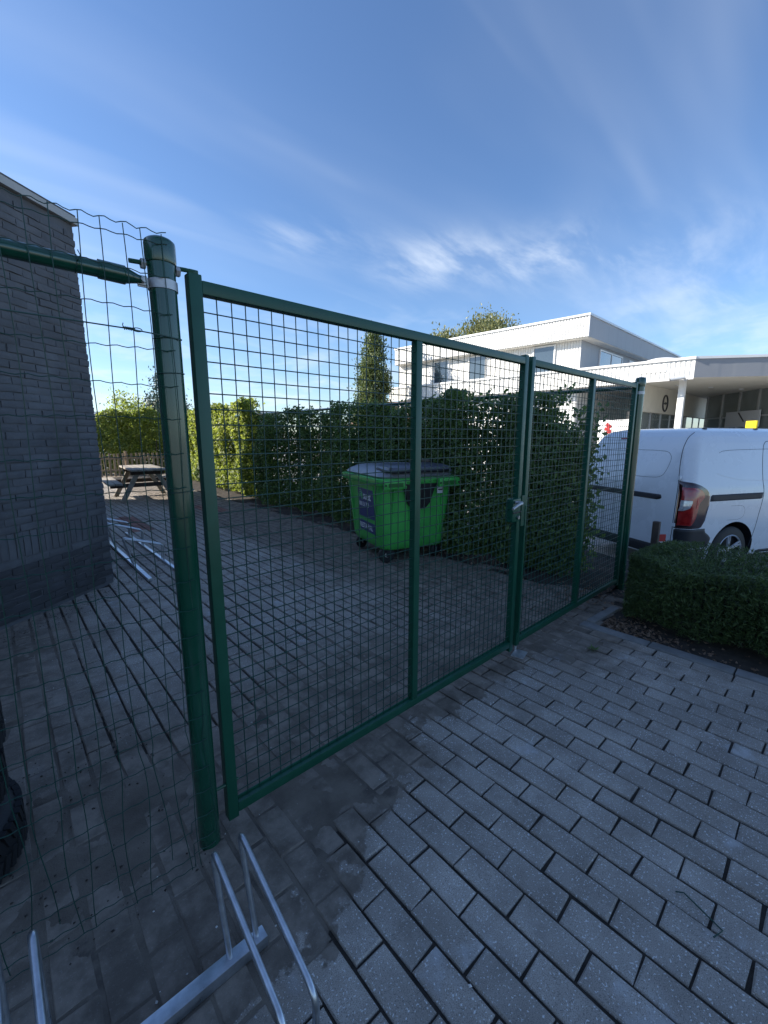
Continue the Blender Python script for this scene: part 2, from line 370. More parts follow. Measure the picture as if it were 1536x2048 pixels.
for d_, xc, yc, vis, red in singles:
    me, _ = random.choice(variants); o = link_mesh('brick', me, None, paving)
    o.location = (xc + random.uniform(-.002, .002), yc + random.uniform(-.0022, .0022), random.uniform(-.0025, .0018))
    o.rotation_euler = (random.uniform(-.012, .012), random.uniform(-.008, .008), random.uniform(-.012, .012) + random.choice((0, math.pi)))
rest = MB(); restr = MB()
for d_, xc, yc, vis, red in cands:
    if (xc, yc) in sset: continue
    vv, ff = paver_mesh(random.randint(0, 400)); a = random.uniform(-.008, .008); ca, sa = math.cos(a), math.sin(a); tz = random.uniform(-.0025, .002); tx, ty = random.uniform(-.012, .012), random.uniform(-.008, .008)
    kx = .945 if yc > .6 else 1.0; vv = [(x * kx, y * (.985 if yc > .6 else 1), z) for x, y, z in vv]
    (restr if red else rest).add([(xc + x * ca - y * sa, yc + x * sa + y * ca, z + tz + x * ty + y * tx) for x, y, z in vv], ff)
rest.build('brick_field', M['paver'], paving, kind='stuff'); restr.build('red_brick_field', M['red_paver'], paving, kind='stuff')

# silt that fills the joints and lies over the pavers along the gate: a real relief sheet
def fbm(X, Y, scale, seed, octs=5, rough=.55):
    r_ = np.random.default_rng(seed); T_ = r_.random((256, 256)); out = np.zeros_like(X); amp = 1.0; tot = 0.0
    for o in range(octs):
        u, v = X * scale + 17.3 * o, Y * scale + 5.1 * o; iu, iv = np.floor(u).astype(int), np.floor(v).astype(int); fu, fv = u - iu, v - iv
        fu = fu * fu * (3 - 2 * fu); fv = fv * fv * (3 - 2 * fv); g_ = lambda a, b: T_[a % 256, b % 256]
        out += amp * ((g_(iu, iv) * (1 - fu) + g_(iu + 1, iv) * fu) * (1 - fv) + (g_(iu, iv + 1) * (1 - fu) + g_(iu + 1, iv + 1) * fu) * fv); tot += amp; amp *= rough; scale *= 2.03
    return out / tot
def sstep(x, a, b): t_ = np.clip((x - a) / (b - a), 0, 1); return t_ * t_ * (3 - 2 * t_)
sx_, sy_ = np.meshgrid(np.arange(-1.3, 3.30, .0125), np.arange(-1.55, 3.0, .0125))
wob_ = (fbm(sx_, sy_, 2.2, 3) - .5) * .9
edge_ = -.66 + .52 * np.clip((sx_ - .15) / 1.3, 0, 1)
z1 = sstep(sy_ + wob_ - edge_, 0, .12) * sstep(.75 + 1.2 * (fbm(sx_, sy_, 1.3, 9) - .3) - sy_, 0, .5)
z2 = sstep(sx_, 2.3, 2.7) * sstep(sy_ + wob_, -.62, -.40) * sstep(.3 - sy_, 0, .3)
z3 = sstep(.30 - (sx_ + wob_ * .8), 0, .35)
z4 = sstep(fbm(sx_, sy_, 1.1, 14), .56, .66) * sstep(sy_, .2, .7)
zm = np.maximum.reduce([z1, z2, z3 * .95, z4 * .8])
hh_ = -.0120 + .0018 * (fbm(sx_, sy_, 30, 5, 3) - .5) + zm * (.0104 + .0090 * (fbm(sx_, sy_, 3.6, 21, 6, .6) - .53)) + .0012 * (fbm(sx_, sy_, 45, 6, 2) - .5)
ny_, nx_ = sx_.shape; idx_ = np.arange(ny_ * nx_).reshape(ny_, nx_)
qd = np.stack([idx_[:-1, :-1], idx_[:-1, 1:], idx_[1:, 1:], idx_[1:, :-1]], -1).reshape(-1, 4)
sme = bpy.data.meshes.new('silt'); sme.vertices.add(ny_ * nx_); sme.vertices.foreach_set('co', np.stack([sx_, sy_, hh_], -1).ravel())
sme.loops.add(qd.size); sme.loops.foreach_set('vertex_index', qd.ravel().astype(np.int32)); sme.polygons.add(len(qd)); sme.polygons.foreach_set('loop_start', np.arange(0, qd.size, 4, dtype=np.int32)); sme.update(calc_edges=True)
sme.polygons.foreach_set('use_smooth', np.ones(len(qd), bool)); sme.materials.append(M['silt']); silt = link_mesh('silt', sme, None, None, 'stuff'); silt['label'] = 'brown silt lying over the paving along the gate and fence'; silt['category'] = 'silt'

# soil beds: under the low hedge, and under the tall hedge
def soil_patch(name, x0, x1, y0, y1, z, seed, step=.06):
    r_ = np.random.default_rng(seed); nx, ny = max(2, int((x1 - x0) / step)), max(2, int((y1 - y0) / step))
    xs, ys = np.linspace(x0, x1, nx), np.linspace(y0, y1, ny); V = []; F = []
    ph = r_.uniform(0, 6, 8)
    for j_, y in enumerate(ys):
        for i, x in enumerate(xs):
            h = .012 * math.sin(x * 5 + ph[0]) * math.sin(y * 6 + ph[1]) + .010 * math.sin(x * 13 + ph[2] + y * 7) + r_.uniform(-.008, .010)
            V.append((x, y, z + h))
    for j_ in range(ny - 1):
        for i in range(nx - 1): F.append((j_ * nx + i, j_ * nx + i + 1, (j_ + 1) * nx + i + 1, (j_ + 1) * nx + i))
    b_ = MB(); b_.add(V, F); return tag(b_.build(name, M['soil'], smooth=True), kind='structure')
soil_patch('planting_bed', BED_X + .03, 5.4, -7.0, BED_Y + .25, -.035, 3)
soil_patch('hedge_bed', 4.0, 5.6, .02, 16.0, .004, 4, .09)
e_ = MB(); e_.ab((4.285, -7, -.295), (5.42, 20, -.085)); tag(e_.build('bank', M['soil']), kind='structure')

# kerb stones along the low hedge's bed
kerb = tag(MB().ab((BED_X - .075, -6.7, -.28), (BED_X + .028, BED_Y + .09, -.045)).build('kerb', M['kerb']), kind='structure')
kb = MB(); kb.box((0, 0, 0), (.098, .485, .09), bev=.006); kme = kb.mesh('kerb_stone', True); kme.materials.append(M['kerb'])
for i in range(12):
    o = link_mesh('kerb_stone', kme, None, kerb); o.location = (BED_X - .024 + random.uniform(-.002, .002), BED_Y - .15 - i * .493, -.038 + random.uniform(-.002, .002)); o.rotation_euler = (0, 0, random.uniform(-.006, .006))
kb = MB(); kb.box((0, 0, 0), (.46, .07, .09), bev=.006); k2 = kb.mesh('kerb_stone', True); k2.materials.append(M['kerb'])
o = link_mesh('kerb_stone', k2, None, kerb); o.location = (BED_X + .27, BED_Y + .035, -.030); o.rotation_euler = (0, 0, -.06)

# ------------------------------------------------------------------ the painted brick building on the left
bld = thing('brick_building', 'low grey painted brick building with a pale metal eave strip', 'building', tuple(WALL_C))
def wp(s_, d_, z): return WALL_C - WD * s_ + WN * d_ + Vector((0, 0, z))     # s_ back along the wall from its far corner, d_ out of the wall
WH = 3.38
core = MB(WALL_C)
core.prism([(wp(-.001, -.0085, 0).x, wp(-.001, -.0085, 0).y), (wp(9, -.0085, 0).x, wp(9, -.0085, 0).y), (wp(9, -7, 0).x, wp(9, -7, 0).y), (wp(-.005, -7, 0).x, wp(-.005, -7, 0).y)], -.29, WH)
core.build('wall', M['paint_wall'], bld)
ev = MB(WALL_C)
ev.prism([(wp(-.035, .035, 0).x, wp(-.035, .035, 0).y), (wp(9, .035, 0).x, wp(9, .035, 0).y), (wp(9, -7, 0).x, wp(9, -7, 0).y), (wp(-.035, -7, 0).x, wp(-.035, -7, 0).y)], WH + .003, WH + .062)
ev.build('eave_strip', M['eave'], bld)
rf = MB(WALL_C)
rf.prism([(wp(-.02, .02, 0).x, wp(-.02, .02, 0).y), (wp(9, .02, 0).x, wp(9, .02, 0).y), (wp(9, -7, 0).x, wp(9, -7, 0).y), (wp(-.02, -7, 0).x, wp(-.02, -7, 0).y)], WH + .064, WH + .085)
rf.build('roof', M['roofing'], bld)
# unseen block added left of the view, shaped to shade the yard
tall = MB(WALL_C); tpoly = [(4.2, -.29), (12.9, -.29), (12.9, 9.2), (7.0, 9.2), (4.2, 6.5)]
tall.add([(x, y, z) for x in (-6.5, -.55) for y, z in tpoly], [(0, 1, 2, 3, 4), (9, 8, 7, 6, 5)] + [(i, (i + 1) % 5, 5 + (i + 1) % 5, 5 + i) for i in range(5)]); tall.build('shade_block', M['paint_wall'], bld)
def wallbrick(k, L_, H_):
    r_ = random.Random(k); nx, nz = 5, 3; V = []; F = []
    for j_ in range(nz):
        for i in range(nx):
            ed = (i in (0, nx - 1)) or (j_ in (0, nz - 1))
            V.append(((i / (nx - 1) - .5) * L_ + r_.uniform(-.004, .004), .0 + (.0045 if ed else 0) + r_.uniform(-.0025, .0025), (j_ / (nz - 1) - .5) * H_ + r_.uniform(-.0035, .0035)))
    for j_ in range(nz - 1):
        for i in range(nx - 1): F.append((j_ * nx + i, j_ * nx + i + 1, (j_ + 1) * nx + i + 1, (j_ + 1) * nx + i))
    per = [i for i in range(nx)] + [nx * j_ + nx - 1 for j_ in range(1, nz)] + [nx * (nz - 1) + i for i in range(nx - 2, -1, -1)] + [nx * j_ for j_ in range(nz - 2, 0, -1)]
    b0 = len(V); V += [(V[i][0] * 1.01, .022, V[i][2] * 1.03) for i in per]; n = len(per)
    F += [(per[i], b0 + i, b0 + (i + 1) % n, per[(i + 1) % n]) for i in range(n)]
    return V, F
BL, BH, BPX, BPZ = .213, .053, .222, .0615
bvars = []; pvars = []; hvars = []; svars = []
for k in range(9):
    for lst, L_, H_, mt in ((bvars, BL, BH, 'paint_wall'), (pvars, BL, BH, 'plinth'), (hvars, .1, BH, 'paint_wall'), (svars, BH, .205, 'paint_wall')):
        b_ = MB(); b_.add(*wallbrick(k * 7 + len(lst), L_, H_)); me = b_.mesh('brick', True); me.materials.append(M[mt]); lst.append(me)
wallbricks = []
rowz = 0.03; row = 0
while rowz + BPZ < WH:
    if abs(rowz - (.03 + 8 * BPZ)) < .001:                       # a soldier course
        for i in range(40): wallbricks.append((svars, .03 + i * .0625, rowz + .105))
        rowz += .215; row += 1; continue
    lst = pvars if rowz < .40 else bvars
    off = 0.0 if row % 2 else BPX / 2
    s_ = 0.0
    if row % 2 == 0: wallbricks.append((hvars if lst is bvars else hvars, .052, rowz + BH / 2)); s_ = .111
    while s_ < 2.6:
        wallbricks.append((lst, s_ + BL / 2, rowz + BH / 2)); s_ += BPX
    rowz += BPZ; row += 1
WROT = math.atan2(WD.y, WD.x)
vis_b = []
for lst, s_, z in wallbricks:
    p = wp(s_, 0, z); q = proj(p)
    vis = q is not None and q[0] > -25 and q[1] < 1500
    vis_b.append((0 if vis else 1, q[2] if q else 99, lst, s_, z))
vis_b.sort(key=lambda t: (t[0], t[1])); extra = MB(WALL_C); nb = 0
for inv, d_, lst, s_, z in vis_b:
    if inv == 0 and nb < 300:
        o = link_mesh('brick', random.choice(lst), None, bld); o.location = wp(s_, .004 + random.uniform(-.004, .0045), z) - WALL_C
        o.rotation_euler = (random.uniform(-.02, .02), random.uniform(-.012, .012), WROT + random.uniform(-.02, .02)); nb += 1
        # face looks along -Y of the brick, i.e. out of the wall
        o.rotation_euler[2] += 0
    elif s_ < 2.4:
        me = random.choice(lst); mt = Matrix.Translation(wp(s_, .004, z)) @ Matrix.Rotation(WROT, 4, 'Z')
        extra.add([mt @ v.co for v in me.vertices], [tuple(p.vertices) for p in me.polygons])
if extra.v: extra.build('brick_courses', M['paint_wall'], bld, kind='stuff')

# ------------------------------------------------------------------ gate posts
POSTX, POSTR = .425, .0375
lp = thing('gate_post', 'round dark green steel gate post with zinc band, beside the crimped wire fence', 'post', (POSTX, .015, 0))
b_ = MB((POSTX, .015, 0)); b_.lathe([(POSTR, -.05), (POSTR, 2.01)], (POSTX, .015, 0), 40); b_.build('tube', M['green'], lp, True)
b_ = MB((POSTX, .015, 0)); b_.lathe([(POSTR + .0030, 1.995), (POSTR + .0045, 2.0), (POSTR + .0048, 2.046), (POSTR + .0035, 2.054), (POSTR * .92, 2.060), (POSTR * .6, 2.066), (.002, 2.070)], (POSTX, .015, 0), 40); b_.build('cap', M['green'], lp, True)
b_ = MB((POSTX, .015, 0)); b_.lathe([(POSTR + .001, 1.922), (POSTR + .003, 1.922), (POSTR + .003, 1.948), (POSTR + .001, 1.948)], (POSTX, .015, 0), 40); bd = b_.build('band', M['zinc'], lp, True)
b_ = MB((POSTX, .015, 0)); b_.box((POSTX - POSTR - .014, .012, 1.935), (.034, .006, .028), bev=.002); b_.tube([(POSTX - POSTR - .018, -.012, 1.935), (POSTX - POSTR - .018, .035, 1.935)], .006, 6); b_.build('clamp_bolt', M['zinc'], bd)
b_ = MB((POSTX, .015, 0)); b_.tube([(POSTX - .085, .012, 1.985), (POSTX + .068, .012, 1.996), (POSTX + .098, .018, 1.998)], .0065, 8); b_.build('hinge_bolt', M['green_frame'], lp)
b_ = MB((POSTX, .015, 0))
for x in (POSTX - POSTR - .012, POSTX + POSTR + .006): b_.lathe([(.014, -.006), (.014, .006)], (x, .012, 1.985), 6, 'x')
b_.build('nut', M['zinc'], lp)
b_ = MB((POSTX, .015, 0)); b_.tube([(POSTX - .03, .012, .20), (POSTX + .12, .012, .20)], .0065, 8); b_.build('lower_hinge_bolt', M['green_frame'], lp)
for z in (1.79, 2.012, 2.004, 1.69, 1.33):
    b_ = MB((POSTX, .015, 0)); b_.tube([(POSTX + (POSTR + .002) * math.cos(a), .015 + (POSTR + .002) * math.sin(a), z - .006 * math.sin(a * .5)) for a in np.linspace(math.pi * 1.02, math.pi * 2.1, 16)], .0016, 6); b_.build('tie_wire', M['wire'], lp)

RPX = 4.56
rp = thing('gate_post', 'round dark green gate post standing at the low yew hedge', 'post', (RPX, .015, -.05))
b_ = MB((RPX, .015, -.05)); b_.lathe([(.040, -.25), (.040, 1.98)], (RPX, .015, 0), 32); b_.build('tube', M['green'], rp, True)
b_ = MB((RPX, .015, -.05)); b_.lathe([(.043, 1.955), (.046, 1.97), (.046, 2.02), (.040, 2.036), (.02, 2.043), (.002, 2.045)], (RPX, .015, 0), 32); b_.build('cap', M['green'], rp, True)
b_ = MB((RPX, .015, -.05)); b_.lathe([(.041, 1.885), (.0435, 1.885), (.0435, 1.912), (.041, 1.912)], (RPX, .015, 0), 32); b_.build('band', M['zinc'], rp, True)
b_ = MB((RPX, .015, -.05)); b_.tube([(RPX - .13, .012, 1.985), (RPX - .02, .012, 1.985)], .0065, 8); b_.build('hinge_bolt', M['zinc'], rp)

# ------------------------------------------------------------------ gate leaves
T = .040
def leaf(x0, x1, xm, label, left):
    g_ = thing('gate_leaf', label, 'gate', (x0 if left else x1, .0, .04), group=None); O = (x0 if left else x1, 0, .04)
    def bar(name, a, b):
        m_ = MB(O); m_.ab(a, b, .0035); return m_.build(name, M['green_frame'], g_, True)
    zt, zb = 1.975, .062
    bar('hinge_stile' if left else 'lock_stile', (x0, 0, .045), (x0 + T, T, 1.990)); bar('lock_stile' if left else 'hinge_stile', (x1 - T, 0, .03), (x1, T, 1.990))
    bar('top_rail', (x0 + T, .0006, zt - T), (x1 - T, T - .0006, zt)); bar('bottom_rail', (x0 + T, .0006, zb), (x1 - T, T - .0006, zb + T))
    bar('mullion', (xm, .0012, zb + T), (xm + T, T - .0012, zt - T))
    lip = MB(O); lip.ab((x0 + T, T * .62, zb + T + .0005), (xm - .001, T * .62 + .004, zb + T + .010)); lip.ab((xm + T + .001, T * .62, zb + T + .0005), (x1 - T, T * .62 + .004, zb + T + .010)); lip.build('mesh_lip', M['green_frame'], g_)
    yv, yh = T * .50, T * .50 - .0042
    for a, b in ((x0 + T, xm), (xm + T, x1 - T)):
        w = MB(O); nx = round((b - a) / .0495)
        for i in range(1, nx):
            x = a + (b - a) * i / nx + random.uniform(-.0006, .0006); w.tube([(x, yv, zb + T - .004), (x + random.uniform(-.0008, .0008), yv, zt - T + .004)], .0021, 6, cap=False)
        nz = 36
        for k in range(1, nz + 1):
            z = zt - T - k * .0498
            if z < zb + T + .004: continue
            w.tube([(a - .004, yh, z), ((a + b) / 2, yh + random.uniform(-.0006, .0006), z + random.uniform(-.0012, .0012)), (b + .004, yh, z)], .0021, 6, cap=False)
        w.build('wire_mesh', M['wire'], g_, True, kind='stuff')
    return g_, O
g1, O1 = leaf(.496, 2.505, 1.503, 'dark green welded mesh gate leaf with lock box, hung beside the wire fence', True)
g2, O2 = leaf(2.548, 4.462, 3.487, 'dark green welded mesh gate leaf hung on the post at the low yew hedge', False)
b_ = MB(O1); b_.box((.516, .02, 1.997), (.030, .018, .014), bev=.004); b_.build('hinge_eye', M['green_frame'], g1)
b_ = MB(O1); b_.box((2.432, .012, 1.030), (.095, .056, .150), bev=.008); lk = b_.build('lock_box', M['green_frame'], g1, True)
b_ = MB(O1); b_.box((2.432, -.019, 1.018), (.098, .006, .010), bev=.003); b_.build('lock_seam', M['black'], lk)
b_ = MB(O1); b_.lathe([(.011, -.03), (.011, -.018)], (2.44, 0, .985), 12, 'y'); b_.build('key_cylinder', M['galv'], lk, True)
b_ = MB(O1); b_.tube([(2.405, -.02, 1.085), (2.405, -.062, 1.088), (2.392, -.072, 1.088), (2.34, -.074, 1.080), (2.285, -.074, 1.062)], [.010, .010, .010, .009, .008], 10); b_.build('handle', M['zinc'], lk, True)
b_ = MB(O2); b_.box((2.527, -.004, 1.015), (.045, .006, .205), bev=.002); b_.build('strike_plate', M['green_frame'], g2)
b_ = MB(O2); b_.box((2.552, -.006, .60), (.012, .012, .9), bev=.003); b_.build('stop_bar', M['green_frame'], g2)
b_ = MB(O2); b_.tube([(2.562, .012, .006), (2.562, .012, .10)], .0075, 10); b_.build('drop_bolt', M['zinc'], g2, True)
b_ = MB((2.53, -.03, 0)); b_.box((2.535, -.035, .0055), (.115, .085, .007), Matrix.Rotation(.25, 3, 'Z'), bev=.0015)
pl = tag(b_.build('floor_plate', M['zinc']), 'small square zinc plate on the paving under the drop bolt', 'plate'); pl.location = (2.53, -.03, 0)

# ------------------------------------------------------------------ crimped wire fence on the left
fx0, fx1 = -1.6, POSTX - POSTR
fe = thing('wire_fence', 'crimped green wire mesh fence with a tubular top rail, left of the gate', 'fence', (fx0, -.02, 0)); FO = (fx0, -.02, 0)
zs = [2.062, 2.034, 1.952, 1.848, 1.745, 1.648, 1.550, 1.442, 1.342, 1.245, 1.144, 1.038, .938, .84, .742, .640, .542, .443, .340, .242, .147, .062, .018]
def sag(x, z):   # the mesh is slack low down
    k = max(0, .5 - z) * .10; return -.024 - k * (.5 + .5 * math.sin(x * 3.1 + z * 4)) - .006 * math.sin(x * 5.2 + z * 3)
hw = MB(FO)
for zi, z in enumerate(zs):
    pts = []; n = int((fx1 + .06 - fx0) / .0125); amp = .0022 if z > .3 else .0030
    for k in range(n + 1):
        x = fx0 + (fx1 + .045 - fx0) * k / n; ph = (x - .268) / .05 * 2 * math.pi
        zz = z + amp * math.sin(ph) * (1.9 if zi == 0 else 1) + (.0035 * math.sin(x * 9 + z * 20)) + (.012 * math.sin(x * 4.1 + z) if z < .45 else 0)
        y = sag(x, z)
        if x > POSTX - POSTR - .03:
            t_ = (x - (POSTX - POSTR - .03)) / .075; y = -.024 - .004 * t_
        pts.append((x, y, zz))
    hw.tube(pts, .00135, 5, cap=False)
hw.build('horizontal_wires', M['wire'], fe, True, kind='stuff')
vw = MB(FO); i = 0
for i in range(-38, 4):
    x = .268 + i * .0505 + (.003 if i % 2 else -.002)
    if x < fx0: continue
    zb = .025 + (.08 if i % 3 == 0 else 0) if x > -.3 else .02
    pts = [(x + .0045 * math.sin(z * 7 + i) + (.010 * math.sin(z * 9 + i * 2) if z < .5 else 0), sag(x, z) - .003, z) for z in np.linspace(2.060, zb, 34)]
    vw.tube(pts, .0013, 5, cap=False)
vw.build('vertical_wires', M['wire'], fe, True, kind='stuff')
tw = MB(FO); tw.tube([(fx0, -.030, 1.800), (-.6, -.031, 1.797), (.30, -.030, 1.793), (fx1 + .01, -.026, 1.789), (POSTX, -.026, 1.786), (POSTX + .03, -.018, 1.784)], .0019, 6)
tw.tube([(.30 + .0009 * k, -.030 + .004 * math.cos(k * 1.3), 1.793 + .004 * math.sin(k * 1.3)) for k in range(34)], .0014, 5)
tw.tube([(.335 + .012 * math.cos(a), -.030, 1.793 + .005 * math.sin(a)) for a in np.linspace(0, 6.28, 14)], .0013, 5)
tw.tube([(.302, -.031, 1.793), (.299, -.032, 1.800), (.301, -.030, 1.806)], .0013, 5)
tw.build('tension_wire', M['wire'], fe, True)
tr = MB(FO); tr.tube([(fx0, .006, 1.956), (.285, .006, 1.942)], .021, 24); tr.build('top_rail', M['green'], fe, True)
cs = MB(FO); cs.tube([(.262, .006, 1.9425), (.325, .006, 1.9413)], .0245, 24)
cs.tube([(.325, .006, 1.9413), (.345, .006, 1.940), (.366, .006, 1.938)], [.0225, .016, .010], 20); rc = cs.build('rail_end_cup', M['green'], fe, True)
ey = MB(FO); ey.box((.368, .006, 1.938), (.028, .006, .026), bev=.002); ey.tube([(.368, -.008, 1.938), (.368, .02, 1.938)], .006, 8); ey.build('rail_bolt', M['zinc'], rc)
rt = MB(FO); rt.tube([(.213 + .002 * math.sin(a), .006 + .0225 * math.cos(a), 1.943 + .0225 * math.sin(a)) for a in np.linspace(0, 2 * math.pi, 24)], .0014, 5); rt.tube([(.213, -.016, 1.943), (.214, -.028, 1.944), (.220, -.030, 1.955), (.216, -.026, 1.968)], .0013, 5); rt.build('rail_tie', M['wire'], fe, True)

# green tube fence along the tall hedge
hf = thing('tube_fence', 'green tube rail fence running along the tall leafy hedge', 'fence', (4.62, .1, 0)); HO = (4.62, .1, 0)
b_ = MB(HO); b_.tube([(4.60, .06, 1.958), (4.56, 3.5, 1.975), (4.50, 9.0, 1.99)], .021, 16); b_.build('top_rail', M['green'], hf, True)
for y in (3.2, 6.2, 9.0):
    b_ = MB(HO); b_.tube([(4.57, y, -.05), (4.57, y, 1.99)], .024, 14); b_.build('post', M['green'], hf, True)
b_ = MB(HO)
for k in range(20): b_.tube([(4.59, .06, .06 + k * .1), (4.53, 9.0, .06 + k * .1)], .0013, 4, cap=False)
for k in range(90): b_.tube([(4.60 - .007 * k * .1, .06 + k * .1, .03), (4.60 - .007 * k * .1, .06 + k * .1, 1.96)], .0013, 4, cap=False)
b_.build('wire_mesh', M['wire'], hf, kind='stuff')

# ------------------------------------------------------------------ foliage
def leaves(name, P, nrm, L_, Wd, mt, parent, tipdir=None, fold=.25, kind='stuff'):
    """P (n,3) positions, nrm (n,3) leaf normals, sizes arrays; folded diamond leaves"""
    n = len(P); P = np.asarray(P, float); nrm = nrm / np.linalg.norm(nrm, axis=1, keepdims=True)
    a = rng.normal(size=(n, 3)) if tipdir is None else tipdir
    a = a - nrm * np.sum(a * nrm, 1, keepdims=True); a /= np.linalg.norm(a, axis=1, keepdims=True) + 1e-9
    b = np.cross(nrm, a); L_ = np.asarray(L_)[:, None]; Wd = np.asarray(Wd)[:, None]
    V = np.stack([P - a * L_ * .5, P + b * Wd * .5 - nrm * Wd * fold + a * L_ * -.05, P + a * L_ * .5, P - b * Wd * .5 - nrm * Wd * fold + a * L_ * -.05], 1).reshape(-1, 3)
    me = bpy.data.meshes.new(name); me.vertices.add(4 * n); me.vertices.foreach_set('co', V.ravel())
    base = np.arange(n)[:, None] * 4; F = np.concatenate([base + np.array([0, 1, 2]), base + np.array([0, 2, 3])], 1).reshape(-1)
    me.loops.add(6 * n); me.loops.foreach_set('vertex_index', F.astype(np.int32)); me.polygons.add(2 * n)
    me.polygons.foreach_set('loop_start', np.arange(0, 6 * n, 3, dtype=np.int32)); me.update(calc_edges=True); me.validate()
    me.materials.append(mt); return link_mesh(name, me, None, parent, kind)

def stems(name, parent, off, specs, mt):
    b_ = MB(off)
    for p0, p1, r0 in specs:
        p0, p1 = Vector(p0), Vector(p1); k = 4
        pts = [p0.lerp(p1, t / k) + (Vector((random.uniform(-.03, .03), random.uniform(-.03, .03), 0)) if 0 < t < k else Vector()) for t in range(k + 1)]
        b_.tube(pts, [r0 * (1 - .6 * t / k) for t in range(k + 1)], 6)
    return b_.build(name, mt, parent, True)

# tall hedge from the gate post back into the yard
HX = lambda y: 4.42 + .012 * y
def hedge_body(n, y0, y1, ztop, thick, seed, dens_top=.6):
    r_ = np.random.default_rng(seed); y = r_.uniform(y0, y1, n); z = r_.uniform(0.02, 1, n) ** .9
    lump = .10 * np.sin(y * 2.3 + seed) + .07 * np.sin(y * 5.1 + 1) + .05 * np.sin(y * 9.7)
    zt = ztop + .06 * np.sin(y * 3.1 + seed) + .05 * np.sin(y * 7.3)
    z = z * zt
    front = HX(y) - .12 + lump + .08 * np.sin(z * 4 + y * 1.7) - .10 * np.exp(-((z - .35) / .35) ** 2)
    d = np.abs(r_.normal(0, 1, n)) * thick * .45; x = front + d
    return np.stack([x, y, z], 1), r_
th = thing('hedge', 'tall dense dark green leafy hedge along the yard behind the green bin', 'hedge', (4.5, .6, 0))
P, r_ = hedge_body(62000, .75, 8.0, 1.98, .42, 1)
P2, _ = hedge_body(13000, .35, 1.3, 1.80, .42, 2)       # ragged near end
keep = (P2[:, 2] < 1.85 - 1.1 * np.clip(.95 - P2[:, 1], 0, 1) * r_.uniform(.6, 1.3, len(P2))) | (r_.uniform(size=len(P2)) < .12)
P3, _ = hedge_body(20000, .75, 4.2, 1.98, .42, 1); P = np.concatenate([P, P2[keep], P3])
sh = r_.uniform(size=len(P)) < np.where(P[:, 2] > 1.60, .60, .97); P = P[sh]
# sprigs poking out of the top and end
sp = []
for k in range(90):
    y = r_.uniform(.5, 8); z0 = 1.88 + .06 * math.sin(y * 3.1 + 1); ln = r_.uniform(.05, .22); dx, dy = r_.normal(0, .05, 2)
    for t in np.linspace(0, 1, 7): sp.append((HX(y) + .1 + dx * t + r_.normal(0, .02), y + dy * t + r_.normal(0, .02), z0 + ln * t))
for k in range(60):
    z = r_.uniform(.3, 1.8); ln = r_.uniform(.08, .34)
    for t in np.linspace(0, 1, 8): sp.append((HX(.5) + r_.uniform(-.05, .05) + .05 * t, .55 - ln * t + r_.normal(0, .02), z + .06 * t + r_.normal(0, .02)))
P = np.concatenate([P, np.array(sp)])
n = len(P); nr = r_.normal(size=(n, 3)) * .75 + np.array([-.75, -.15, .55])
P = P - np.array([4.5, .6, 0]); leaves('foliage', P, nr, r_.uniform(.042, .074, n), r_.uniform(.030, .052, n), M['hedge_leaf'], th)
stems('stem', th, (4.5, .6, 0), [((HX(y) + .15 + random.uniform(-.06, .06), y, -.02), (HX(y) + .15 + random.uniform(-.12, .12), y + random.uniform(-.12, .12), random.uniform(1.1, 1.6)), .014) for y in np.arange(.6, 8, .32)], M['bark'])

lh = thing('hedge', 'sunlit yellow green hedge at the far end beyond the dark hedge', 'hedge', (4.7, 8.2, 0))
P, r_ = hedge_body(30000, 8.0, 15.6, 2.34, .40, 5)
P[:, 0] += .05 + .09 * (P[:, 1] - 8)
n = len(P); nr = r_.normal(size=(n, 3)) * .75 + np.array([-.75, -.05, .55])
P = P - np.array([4.7, 8.2, 0]); leaves('foliage', P, nr, r_.uniform(.07, .12, n), r_.uniform(.05, .085, n), M['hedge_sunlit'], lh)
stems('stem', lh, (4.7, 8.2, 0), [((HX(y) + .3 + .09 * (y - 8), y, -.02), (HX(y) + .3 + .09 * (y - 8), y + random.uniform(-.1, .1), 1.6), .02) for y in np.arange(8.2, 15.6, .5)], M['bark'])
eh = thing('hedge', 'sunlit hedge across the yard end behind the picket fence', 'hedge', (4, 18.6, 0))
n = 26000; r_ = np.random.default_rng(8); x = r_.uniform(.6, 6.4, n); z = r_.uniform(.02, 1, n) * (2.35 + .25 * np.sin(x * 1.9) + .15 * np.sin(x * 4.3)); y = 18.6 - .62 * (x - 2.6) + .12 * np.sin(x * 3) + .12 * np.sin(z * 4 + x * 2) + np.abs(r_.normal(0, .25, n))
P = np.stack([x, y, z], 1) - np.array([4, 18.6, 0]); nr = r_.normal(size=(n, 3)) * .75 + np.array([-.6, -.4, .6])
leaves('foliage', P, nr, r_.uniform(.08, .14, n), r_.uniform(.06, .10, n), M['hedge_sunlit'], eh)
stems('stem', eh, (4, 18.6, 0), [((xx, 18.8 - .62 * (xx - 2.6), -.02), (xx + .05, 18.82 - .62 * (xx - 2.6), 1.7), .025) for xx in np.arange(.8, 6.4, .5)], M['bark'])
